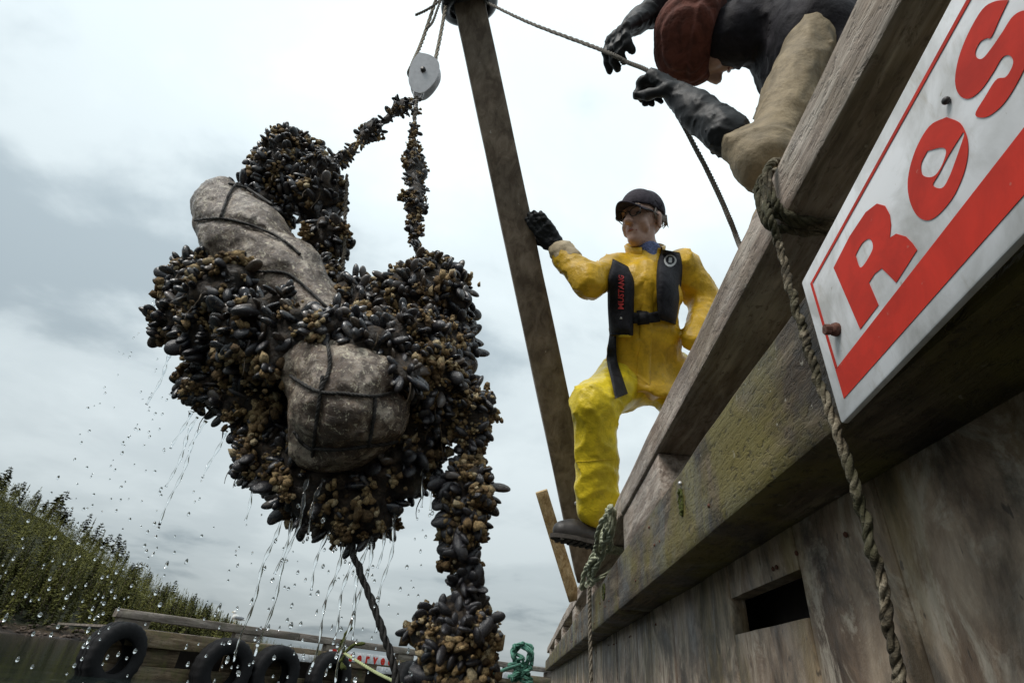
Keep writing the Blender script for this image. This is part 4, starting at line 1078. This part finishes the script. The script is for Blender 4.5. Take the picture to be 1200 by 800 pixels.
def patch(name, f, left, right, th, mat, parent, n=24, m=9, rnd=True, sink=.008, smooth_d=True):
    """a padded piece lying on a body: outline given by its left and right edges"""
    Lp, Rp = seg(left, n), seg(right, n); u = np.linspace(0, 1, m)
    grid = (Lp[:, None]*(1-u)[None, :, None] + Rp[:, None]*u[None, :, None]).reshape(-1, 2)
    p, okk, q = hits(f, grid); dep = np.linalg.norm(p-C, axis=1).reshape(n, m)
    med = np.median(dep[okk.reshape(n, m)]); dep = np.where(okk.reshape(n, m), dep, med)
    if smooth_d:
        for _ in range(6):
            d2 = dep.copy(); d2[1:-1] = (dep[:-2]+dep[1:-1]*2+dep[2:])/4; d2[:, 1:-1] = (d2[:, :-2]+2*d2[:, 1:-1]+d2[:, 2:])/4; dep = d2
    p = C + q*dep.reshape(-1)[:, None]
    pr_ = (1-np.abs(2*u-1)**3.5)**.5 if rnd else np.ones(m); ve = np.ones(n); ve[0] = ve[-1] = .35 if rnd else 1; ve[1] = ve[-2] = .8 if rnd else 1
    off = (th*(ve[:, None]*pr_[None])).reshape(-1)
    fr = p - q*off[:, None]; bk = p + q*sink; N = n*m
    v = np.vstack([fr, bk]); fc = []
    for i in range(n-1):
        for j in range(m-1):
            a = i*m+j; fc += [[a, a+1, a+m+1, a+m], [N+a, N+a+m, N+a+m+1, N+a+1]]
    for i in range(n-1):
        for j, s_ in ((0, 1), (m-1, -1)):
            a = i*m+j; fc.append([a, a+m, N+a+m, N+a][::s_])
    for j in range(m-1):
        for i, s_ in ((0, -1), (n-1, 1)):
            a = i*m+j; fc.append([a, a+1, N+a+1, N+a][::-s_])
    o = obj(name, v, fc, mat, parent); return o, fr.reshape(n, m, 3), q.reshape(n, m, 3)
def head_parts(parent, hc, fd, up, k, cap_mat, body_extra=(), glasses=True, capname='cap', hairy=True, cap=True):
    """hc centre of the skull, fd facing, up; returns the cones of head and neck"""
    fd = unit(fd); up = unit(up-fd*(up@fd)); sd_ = np.cross(fd, up)
    H = lambda f_, u_, s_: hc + (fd*f_ + up*u_ + sd_*s_)*k
    cs = [cone(H(-.02, .035, 0), H(.015, .03, 0), .088*k, .080*k, sd_, 1.16), cone(H(.03, -.01, 0), H(.045, -.075, 0), .066*k, .040*k, sd_, 1.08), cone(H(.0, -.05, 0), H(.055, -.095, 0), .05*k, .030*k),
          cone(H(.092, .015, 0), H(.112, -.028, 0), .009*k, .015*k), cone(H(.104, -.030, -.010), H(.104, -.030, .010), .010*k, .010*k),
          cone(H(.084, .034, -.035), H(.084, .034, .035), .013*k, .013*k),
          cone(H(.060, -.030, .038), H(.046, -.050, .042), .020*k, .018*k), cone(H(.060, -.030, -.038), H(.046, -.050, -.042), .020*k, .018*k),
          cone(H(.082, -.056, -.014), H(.082, -.056, .014), .011*k, .011*k), cone(H(.078, -.071, -.012), H(.078, -.071, .012), .012*k, .012*k), cone(H(.075, -.098, 0), H(.07, -.10, 0), .017*k, .017*k)]
    for s_ in (-1, 1): cs.append(cone(H(-.01, .015, s_*.078), H(-.018, -.03, s_*.074), .017*k, .011*k, sd_, 1.8))
    f0 = blob(cs, .014*k)
    def f(p):
        d = f0(p)
        for s_ in (-1, 1): d = -smin(-d, np.linalg.norm(p-H(.098, .010, s_*.032), axis=-1)-.017*k, .012*k)
        return d
    for s_ in (-1, 1):
        v, fc = ellipsoid(H(.074, .008, s_*.031), fd, up, sd_, .012*k, .009*k, .014*k, 2); obj('eye', v, fc, 'eye', parent)
        v, fc = tube(np.array([H(.094, .036, s_*.016), H(.097, .041, s_*.032), H(.086, .036, s_*.050)]), np.array([.004, .005, .003])*k, 6); obj('eyebrow', v, fc, 'hair', parent)
    v, fc = tube(np.array([H(.084, -.068, -.026), H(.0955, -.063, 0), H(.084, -.068, .026)]), np.array([.003, .0055, .003])*k, 8); obj('mouth', v, fc, 'lips', parent)
    if glasses:
        gl = MB()
        for s_ in (-1, 1):
            a = np.linspace(0, 2*math.pi, 25); gl.add(*tube(np.array([H(.108, .004+.019*math.sin(x), s_*.034+.025*math.cos(x)) for x in a]), .0021*k, 6, False))
            gl.add(*tube(np.array([H(.106, .010, s_*.058), H(.06, .014, s_*.076), H(-.015, .012, s_*.084)]), .002*k, 6))
        gl.add(*tube(np.array([H(.110, .010, -.010), H(.113, .013, 0), H(.110, .010, .010)]), .002*k, 6)); gl.build('glasses', 'black_metal', parent)
    if cap:
        cc = [cone(H(-.022, .060, 0), H(.010, .058, 0), .100*k, .092*k, sd_, 1.14)]
        g0 = blob(cc, .01)
        def fc_(p): return np.maximum(np.maximum(g0(p), -(g0(p)+.010*k)), -((p-H(0, .040, 0))@unit(up-fd*.10)))
        v, q = snet(fc_, *bounds(cc), .006*k); obj(capname, v, q, cap_mat, parent)
    if hairy:
        rg_ = np.random.default_rng(2); hbs = {-1: MB(), 1: MB()}
        for j in range(60):
            s_ = int(rg_.choice([-1, 1])); hb = hbs[s_]; b = H(rg_.uniform(-.085, .012), .045, s_*(.068+.006*rg_.random())); 
            hb.add(*tube(np.array([b, b-up*k*.04+sd_*s_*k*.004+fd*k*rg_.normal(0, .008), b-up*k*rg_.uniform(.04, .07)+sd_*s_*k*rg_.uniform(-.02, .004)+fd*k*rg_.normal(0, .012)]), np.array([.005, .004, .0008])*k, 4))
        for hb in hbs.values(): hb.build('hair', 'hair', parent)
    return cs, f, H
def brim(H, parent, mat, k):
    u = np.linspace(-1, 1, 17); fr = []; mb = MB(); rows = []
    for t in np.linspace(0, 1, 7):
        rows.append([H(.060+.012*(1-x*x)+(.092*t)*(1-.30*x*x)-.035*x*x, .046-.010*t-.022*x*x*(1+.3*t), x*.072*(1-.05*t)) for x in u])
    up_ = (H(0, 1, 0)-H(0, 0, 0))*.004; n = len(u); m = 7; v = [p+up_ for r in rows for p in r]+[p-up_ for r in rows for p in r]; N = n*m; f = []
    for i in range(m-1):
        for j in range(n-1): a = i*n+j; f += [[a, a+1, a+n+1, a+n], [N+a, N+a+n, N+a+n+1, N+a+1]]
    for j in range(n-1): a = (m-1)*n+j; f.append([a, a+1, N+a+1, N+a])
    for i in range(m-1):
        for j in (0, n-1): a = i*n+j; f.append([a, a+n, N+a+n, N+a])
    obj('cap_brim', v, f, mat, parent)

# ---- person in yellow
def person_yellow():
    Hc = PY(750, 440, 2.20); Ch = PY(757, 345, 1.98); RS_ = PY(724, 317, 1.96); LS_ = PY(801, 313, 2.00); Nk = PY(756, 298, 1.94); Hd = PY(752, 262, 1.87)
    # hand on the mast
    ss_ = np.linspace(0, 1, 400); mp2 = MB0+(MT-MB0)*ss_[:, None]; kk = np.argmin([abs(proj(p)[1]-262) for p in mp2]); mpt = mp2[kk] + mfront*(mw*.4)
    dm = proj(mpt)[2]
    Wr = P(655, 293, dm-.02); tip = P(615, 240, dm-.035)
    RE_ = P(690, 330, (proj(RS_)[2]+dm)/2-.17)
    LE_ = PY(828, 356, 2.10); LW_ = PY(812, 398, 2.0)
    front = unit(np.cross(Ch-Hc, LS_-RS_)); 
    if front@FW > 0: front = -front
    r = empty('person', (.33, 2.32, ZRT), 'person in yellow raincoat and black vest standing on dock, hand on mast', 'person')
    fd = unit(V3(-.95, -1, -.40)); up = unit(V3(-.05, -.35, 1))
    hcs, fh, H = head_parts(r, Hd, fd, up, 1.16, 'cap'); brim(H, r, 'cap', 1.16)
    bc_ = [cone(Hd-up*.05, Nk, .055, .062), cone(Nk, Ch, .07, .12, front, 1.4), cone(Ch, Hc, .12, .13, front, 1.4), cone(RS_, LS_, .05, .05), cone(RS_, RE_, .045, .038), cone(RE_, Wr, .036, .028), cone(LS_, LE_, .045, .038), cone(LE_, LW_, .036, .028)]
    kR, aR = PY(697, 474, 2.03), PY(700, 600, 2.27); hR, hL = PY(730, 448, 2.23), PY(782, 440, 2.27); kL = PY(812, 500, 2.25); aL = V3(.47, 2.3, ZT+.10)
    bc_ += [cone(hR, kR, .075, .055), cone(kR, aR, .055, .04), cone(hL, kL, .075, .055), cone(kL, aL, .055, .04), cone(hR, hL, .09, .09)]
    fb = blob(bc_, .03); allc = hcs+bc_
    v, q = snet(lambda p: smin(fh(p), fb(p), .012), *bounds(hcs+bc_[:2], .03), .0064)
    # head and neck finely, the rest of the body inside the clothes coarser, as one surface
    body = obj('body', v, q, 'skin', r)
    # jacket
    hemF = PY(768, 466, 2.16); hemB = PY(722, 440, 2.22)
    jc = [cone(Hc, Ch, .165, .165, front, 1.38), cone(Ch, Nk-(Nk-Ch)*.12, .15, .085, front, 1.25), cone(RS_, LS_, .072, .072), cone(RS_, RE_, .082, .070), cone(RE_, Wr+(RE_-Wr)*.18, .070, .058), cone(LS_, LE_, .085, .075), cone(LE_, LW_, .073, .058),
          cone(Hc, hemF, .16, .10, front, 1.3), cone(Hc, hemB, .15, .095, front, 1.25), cone(Hc, PY(790, 440, 2.2), .14, .115, front, 1.2), cone(PY(754, 392, 2.07), PY(772, 402, 2.1), .14, .12, front, 1.2)]
    fj0 = blob(jc, .032); wj = folds(.008, 6.5, 21, (1.2, 1.2, .9)); hemp = PY(745, 463, 2.2); hemn = unit(V3(.15, -.35, 1))
    fj = lambda p: np.maximum(near(fj0(p), p, wj), (hemp-p)@hemn + .008*np.sin(p[..., 0]*60))
    v, q = snet(fj, *bounds(jc, .05), .0085); jk = obj('jacket', v, q, 'jacket', r)
    # front placket and pocket flap lines
    patch('placket', fj0, [(752, 305), (752, 345), (748, 400), (746, 440)], [(768, 305), (768, 345), (764, 400), (762, 452)], .008, 'jacket', jk, 26, 6)
    # collar
    a = np.linspace(.55, 2*math.pi-.55, 34); ux = unit(LS_-RS_); uf = unit(front-ux*(front@ux)); uu = unit(up)
    mbc = MB(); ring0 = []; 
    for rr, hh in ((.070, -.035), (.084, .005), (.090, .045), (.082, .052), (.074, .010), (.062, -.035)):
        ring0.append([Nk + uu*(hh - .028*math.cos(x)*(hh > 0)) + (uf*math.cos(x)*1.0 + ux*math.sin(x))*rr*(1.12 if hh > 0 else 1.05) for x in a])
    n = len(a); v = [p for rg_ in ring0 for p in rg_]; f = [[i*n+j, i*n+j+1, ((i+1) % 6)*n+j+1, ((i+1) % 6)*n+j] for i in range(6) for j in range(n-1)]
    obj('collar', v, f, 'jacket', jk)
    sc_ = [cone(Nk+uf*.045+uu*.02, Nk+uf*.075-uu*.045, .042, .018, uf, 1.2), cone(Nk+ux*-.03+uf*.03+uu*.02, Nk+ux*.03+uf*.03+uu*.02, .035, .035)]
    solid('scarf', sc_, 'scarf', r, .007, .02, lambda p: .004*fbm(p*40, 2))
    # cuffs: turned pale lining
    d = unit(Wr-RE_); cb_ = Wr+(RE_-Wr)*.12
    solid('cuff', [cone(cb_-d*.055, cb_+d*.012, .064, .060)], 'cuff', r, .007, .01, lambda p: .008*fbm(p*22, 3, 4))
    # glove, palm on the mast, fingers up over its edge
    cam_d = unit(C-Wr); hc_ = hand_cones(Wr+unit(tip-Wr)*.02, tip-Wr, cam_d+.25*mside, 1, [(.05, .15, .2), (.05, .15, .2), (.06, .18, .2), (.08, .2, .2)], 1.12, .04, (.85, .42, -.35), 1.2)
    hc_.append(cone(Wr-d*.045, Wr+unit(tip-Wr)*.02, .043, .038))
    solid('glove', hc_, 'glove', r, .0045, .007, folds(.0028, 26, 71), None, .02)
    # trousers
    tcs = [cone(hR, kR, .122, .096), cone(kR, aR+(kR-aR)*.06, .094, .090), cone(hL, kL, .12, .10), cone(kL, aL, .10, .09), cone(hR, hL, .13, .12)]
    wv = folds(.007, 5.2, 31, (1, 1, 2.0))
    ft0 = blob(tcs, .05); ft = lambda p: near(ft0(p), p, wv)
    v, q = snet(ft, *bounds(tcs, .05), .009)
    tr = obj('trousers', v, q, 'trousers', r)
    # seam under the knee
    sp_, okk, qq = hits(ft, seg([(674, 541), (690, 540), (708, 538), (728, 537)], 20)); 
    rope('seam', (sp_-qq*.001)[okk], .0018, 'trousers', parent=tr, step=.01, strands=2, ns=4)
    # boots
    def boot(heel, toe, ank):
        b = empty('boot', tuple(heel)); b.parent = r; b.location = tuple(np.array(b.location)-wloc(r))
        fdn = unit(toe-heel); ball = heel+(toe-heel)*.68
        cs = [cone(ank+V3(0, 0, .03), heel+V3(0, 0, .055), .058, .050), cone(heel+V3(0, 0, .045), ball+V3(0, 0, .045), .044, .046), cone(ball+V3(0, 0, .045), toe+V3(0, 0, .042)-fdn*.04, .046, .040)]
        f0 = blob(cs, .03); sl_ = heel[2]
        fz = lambda p: np.maximum(f0(p), (heel[2]+(toe[2]-heel[2])*np.clip(((p-heel)@fdn)/np.linalg.norm(toe-heel), 0, 1)+.014)-p[..., 2])
        v, q = snet(fz, *bounds(cs, .03), .006); obj('upper', v, q, 'boot', b)
        w = np.cross(fdn, Z_); n = 40; out_ = []
        for x in np.linspace(0, 2*math.pi, n, endpoint=False):
            L_ = np.linalg.norm(toe-heel); c_ = math.cos(x); wd = .050 if c_ > 0 else .042
            out_.append(heel+fdn*(L_/2+(L_/2+.012)*np.sign(c_)*abs(c_)**.8)+w*wd*math.sin(x)+Z_*(toe[2]-heel[2])*(.5+.5*c_))
        v = [p+Z_*.018 for p in out_]+[p+Z_*.001 for p in out_]; f = [list(range(n)), list(range(n, 2*n))[::-1]]+[[i, n+i, n+(i+1) % n, (i+1) % n] for i in range(n)]
        obj('sole', v, f, 'sole', b, False)
        for k_ in range(9):
            c_ = heel+fdn*(np.linalg.norm(toe-heel)*(k_+.6)/9.6); v, f = boxv(c_+Z_*((toe[2]-heel[2])*(k_/9)-.002), w, fdn, Z_, .07, .014, .008); obj('tread', v, f, 'sole', b, False)
    toe = PY(648, 630, 2.24); heel = V3(.315, 2.33, ZRT+.006); toe[2] = ZRT+.012
    boot(heel, toe, aR)
    boot(V3(.52, 2.36, ZT), V3(.38, 2.16, ZT), aL)
    # inflatable vest
    vt = empty('life_vest', tuple(Ch)); vt.parent = r; vt.location = tuple(Ch-wloc(r)); vt['label'] = 'black inflatable vest with red vertical lettering'
    fj1 = blob(jc[:5]+jc[7:], .05)
    p1, g1, q1 = patch('panel', fj1, [(718, 303), (713, 325), (712, 355), (714, 392)], [(736, 312), (743, 330), (743, 358), (742, 393)], .062, 'vest', vt, 28, 11)
    p2, g2, q2 = patch('panel', fj0, [(776, 292), (770, 310), (769, 340), (771, 374)], [(797, 296), (800, 312), (797, 345), (792, 380)], 0.075, 'vest', vt, 28, 11)
    a = np.linspace(-2.1, 2.1, 40); cpts = [Nk - uu*.045 + (-uf*math.cos(x)*.095 + ux*math.sin(x)*.125) - uu*.03*abs(math.sin(x)) for x in a]
    v, f = tube(np.array(cpts), .034*np.ones(40), 10); obj('neck_pad', v, f, 'vest', vt)
    patch('belt', fj1, [(742, 366), (756, 367), (774, 364)][:3], [(742, 379), (756, 379), (774, 377)], .018, 'belt', vt, 14, 5, False)
    pb, gb, qb = patch('buckle', fj1, [(746, 364), (760, 363)], [(747, 381), (761, 380)], .032, 'belt', vt, 8, 5, True)
    patch('hanging_strap', lambda p: np.minimum(fj1(p), ft(p)), [(714, 392), (711, 420), (716, 445), (721, 467)], [(722, 394), (723, 420), (730, 443), (736, 461)], .022, 'belt', vt, 30, 4, False)
    patch('label_patch', fj1, [(716, 366), (716, 378)], [(736, 368), (736, 378)], .066, 'vgrey', vt, 6, 6, True, .0)
    patch('pull_handle', fj1, [(724, 391), (724, 395)], [(740, 391), (740, 395)], .035, 'vyel', vt, 5, 5, True)
    # lettering up the panel, laid on its surface
    def on_grid(g, q, rr, cc_, off):
        rr = np.clip(rr, 0, len(g)-1.001); cc_ = np.clip(cc_, 0, g.shape[1]-1.001); i_, j_ = rr.astype(int), cc_.astype(int); a_, b_ = (rr-i_)[:, None], (cc_-j_)[:, None]
        p = g[i_, j_]*(1-a_)*(1-b_)+g[i_+1, j_]*a_*(1-b_)+g[i_, j_+1]*(1-a_)*b_+g[i_+1, j_+1]*a_*b_
        return p - q[i_, j_]*off[:, None]
    v, f = text_mesh('MUSTANG', 1.0, .022, .5)
    xs, ys, zs = v[:, 0], v[:, 1], v[:, 2]; xs = (xs-xs.min())/(xs.max()-xs.min()); ys = (ys-ys.min())/(ys.max()-ys.min())
    obj('lettering', on_grid(g1, q1, 19.5-12.5*xs, 6.1-2.2*ys, .0025+.0015*(zs > 0)), f, 'vred', vt, False)
    # round emblem
    a = np.linspace(0, 2*math.pi, 40); mbe = MB()
    n_ = 40
    for r0, r1 in ((.75, 1.05),):
        rr = np.concatenate([6+r0*3.4*np.cos(a), 6+r1*3.4*np.cos(a)]); cc_ = np.concatenate([5+r0*2.5*np.sin(a), 5+r1*2.5*np.sin(a)])
        mbe.add(on_grid(g2, q2, rr, cc_, np.full(2*n_, .003)), [[k, k+1, n_+k+1, n_+k] for k in range(n_-1)])
    bx = np.array([(4.4, 4.3), (4.4, 5.7), (7.6, 5.7), (7.6, 4.3)]); mbe.add(on_grid(g2, q2, bx[:, 0], bx[:, 1], np.full(4, .003)), [[0, 1, 2, 3]])
    mbe.build('emblem', 'vgrey', vt)
    return Wr
person_yellow()

# ---- person hauling the rope, crouched above the near rail
def person_hauling():
    y0 = .80
    Sh1 = PY(905, -40, y0); Sh2 = PY(955, 40, y0-.10); El1 = PY(835, -24, y0-.02); Wr1 = PY(757, 18, y0+.02); T1 = PY(692, 66, y0+.03)
    El2 = PY(893, 188, y0-.05); Wr2 = PY(806, 122, y0-.02); T2 = PY(757, 80, y0-.02); Hd = PY(826, 48, y0+.03); Nk = PY(880, 20, y0)
    hip = V3(.78, y0+.05, ZT+.42); ch = PY(935, 20, y0+.0)+V3(.03, 0, -.02)
    r = empty('person', (.6, y0, ZT), 'crouching person in dark jacket and maroon cap hauling rope at top right', 'person')
    fd = unit(V3(.25, .85, -.45)); up = unit(V3(-.8, .1, .35))
    hcs, fh, H = head_parts(r, Hd, fd, up, 1.0, 'maroon', glasses=False, hairy=False, cap=False)
    bcs = [cone(Hd-up*.05, Nk, .05, .055), cone(Nk, ch, .06, .11), cone(ch, hip, .11, .12), cone(Sh1, Sh2, .05, .05), cone(Sh1, El1, .042, .036), cone(El1, Wr1, .034, .026), cone(Sh2, El2, .042, .036), cone(El2, Wr2, .034, .026)]
    fb = blob(bcs, .03); v, q = snet(lambda p: smin(fh(p), fb(p), .012), *bounds(hcs+bcs, .03), .009); obj('body', v, q, 'skin', r)
    cc = [cone(H(-.035, .035, 0), H(.004, .045, 0), .110, .104)]
    g0 = blob(cc, .01); ud = unit(H(0, 1, 0)-H(0, 0, 0)); rib = lambda p: g0(p)+.003*np.sin(220*((p-Hd)@unit(H(0, 0, 1)-H(0, 0, 0))))
    pn = unit(ud-.25*fd); hgt = lambda p: (p-H(0, -.035, 0))@pn
    v, q = snet(lambda p: np.maximum(rib(p)-.009*np.clip((.055-hgt(p))*90, 0, 1), -hgt(p)), *bounds(cc), .006); obj('knit_cap', v, q, 'maroon', r)
    jc = [cone(ch, hip, .185, .17), cone(Nk+(ch-Nk)*.35, ch, .10, .17), cone(Sh1, Sh2, .09, .09), cone(Sh1, El1, .075, .062), cone(El1, Wr1+(El1-Wr1)*.12, .06, .047)]
    jc += [cone(Hd-up*.085-fd*.02, Nk+(ch-Nk)*.35, .085, .11)]
    solid('jacket', jc, 'darkjacket', r, .011, .05, folds(.007, 9, 51))
    sl_ = [cone(Sh2, El2, .072, .052), cone(El2, Wr2+(El2-Wr2)*.6, .052, .038)]
    solid('sleeve', sl_, 'olive', r, .009, .04, folds(.007, 9, 53))
    kn1, kn2 = V3(.46, y0-.12, ZRT+.20), V3(.52, y0+.22, ZRT+.16); a1, a2 = V3(.50, y0-.12, ZT+.08), V3(.56, y0+.22, ZT+.08)
    tc_ = [cone(hip, kn1, .15, .10), cone(kn1, a1, .095, .075), cone(hip, kn2, .15, .10), cone(kn2, a2, .095, .075), cone(hip+V3(0, -.1, 0), hip+V3(0, .1, 0), .16, .16)]
    solid('trousers', tc_, 'tan', r, .012, .05, folds(.010, 9, 55))
    for a_ in (a1, a2):
        solid('boot', [cone(a_+V3(.03, 0, .03), a_+V3(.02, 0, -.035), .06, .05), cone(a_+V3(.03, 0, -.035), a_+V3(-.16, 0, -.045), .046, .038)], 'boot', r, .01, .03)
    c1 = unit(C-Wr1)
    g1 = hand_cones(Wr1+unit(T1-Wr1)*.03, T1-Wr1, V3(-.2, -.3, .9)+c1*.4, -1, [(.45, .5, .4), (.5, .55, .4), (.5, .55, .45), (.55, .6, .45)], 1.18, .25, (.7, .55, -.55), 1.08)
    d = unit(El1-Wr1); g1 += [cone(Wr1+d*.10, Wr1+unit(T1-Wr1)*.03, .050, .036)]
    solid('glove', g1, 'glove', r, .0045, .007, folds(.0028, 26, 71), None, .02)
    g2 = hand_cones(Wr2+unit(T2-Wr2)*.03, T2-Wr2, V3(.1, -.6, .6), 1, [(1.0, 1.1, .8), (1.05, 1.1, .8), (1.1, 1.1, .8), (1.15, 1.1, .8)], 1.0, .1, (.75, .35, -.75), 1.15)
    d = unit(El2-Wr2); g2 += [cone(Wr2+d*.16, Wr2+d*.06, .051, .042), cone(Wr2+d*.06, Wr2+unit(T2-Wr2)*.03, .046, .036)]
    solid('glove', g2, 'glove', r, .0045, .007, folds(.0028, 26, 71), None, .02)
    # the line they haul, from the mast head through both hands to the rail
    st_ = PY(568, 2, HY+.02); h1 = PY(703, 58, y0+.06); h2 = PY(763, 86, y0+.02)
    rope('hauling_rope', [st_, st_*.5+h1*.5-V3(0, 0, .02), h1, PY(735, 73, y0+.04), h2, PY(785, 118, y0+.04), PY(808, 160, y0+.06), PY(834, 210, y0+.08), PY(853, 252, y0+.10), PY(868, 290, y0+.10), PX(880, 318, D+.06)], .0062, 'rope_grey', 'grey hauling rope running from mast head through the gloved hands to the dock', step=.004)
person_hauling()

# ================================================================== FALLING WATER
def dripping():
    rg = np.random.default_rng(17)
    src = [(365, 556, -.1, .34), (330, 600, .03, .30), (350, 585, .0, .16), (402, 632, .0, .24), (385, 612, 0, .14), (418, 630, .02, .2), (440, 618, 0, .22), (232, 488, 0, .18), (222, 482, 0, .10), (190, 340, -.03, .10), (468, 590, 0, .26), (500, 545, 0, .10), (512, 540, .02, .12), (303, 560, .02, .10), (215, 430, -.02, .08), (455, 600, .02, .12), (205, 410, -.04, .16), (240, 492, 0, .26), (262, 505, 0, .12), (378, 560, -.1, .12), (430, 636, 0, .26)]
    drops = Bulk(); v0, f0 = ico(2)
    def drop(p, r, el=1.3):
        r = r*.8; q = v0*V3(r, r, r*el); q[:, 2] += np.where(v0[:, 2] > 0, .35*r*v0[:, 2]**3, 0); q = q*(1+.10*rg.normal(0, 1, (1, 3))); drops.add(q+p, f0)
    for k, (x, y, dz, Ls) in enumerate(src):
        p = mp_(x, y, dz); n = 26; z = np.linspace(0, -Ls, n); a = rg.uniform(0, 6)
        path = p + np.stack([.006*np.sin(z*38+a), .006*np.cos(z*31+a), z], 1)
        rad = (.0040*(1-.55*np.linspace(0, 1, n)))*(1+.45*np.sin(z*150+a)); rad[0] *= 1.4; rad[-1] = .0030
        tv_, tf_ = tube(path, rad, 7); o = obj('water_stream', tv_, tf_, 'drop'); tag(o, 'thin stream of clear water running off the underside of the mussel float', 'water stream', 'streams running off the mussel float')
        zz = -Ls - .01
        while p[2]+zz > .02:
            drop(path[-1]+V3(rg.normal(0, .008), rg.normal(0, .008), zz+Ls), rg.uniform(.0022, .0042)); zz -= rg.uniform(.012, .06)
    for k in range(75):                                            # loose drops under and left of the load
        x = rg.normal(350, 75); y = rg.uniform(560, 800); p = PY(x, y, HY+rg.uniform(-.35, .3))
        if p[2] > .03: drop(p, rg.uniform(.0018, .0046), rg.uniform(1, 1.5))
    for k in range(60):
        x0 = rg.choice([200, 222, 150, 185]); y = rg.uniform(400, 720); p = PY(x0-(y-400)*.34+rg.normal(0, 9), y, HY-.02)
        if p[2] > .03: drop(p, rg.uniform(.0018, .0036), 1.4)
    for k in range(50):                                             # nearer splashes low on the left
        p = PY(rg.uniform(-10, 420), rg.uniform(640, 800), rg.uniform(.55, .95))
        if p[2] > .03: drop(p, rg.uniform(.0012, .0026), rg.uniform(1.2, 2.6))
    tag(drops.build('falling_drops', 'drop', None), 'scattered clear drops falling from the mussel float to the sea', 'water drops', kind='stuff')
dripping()
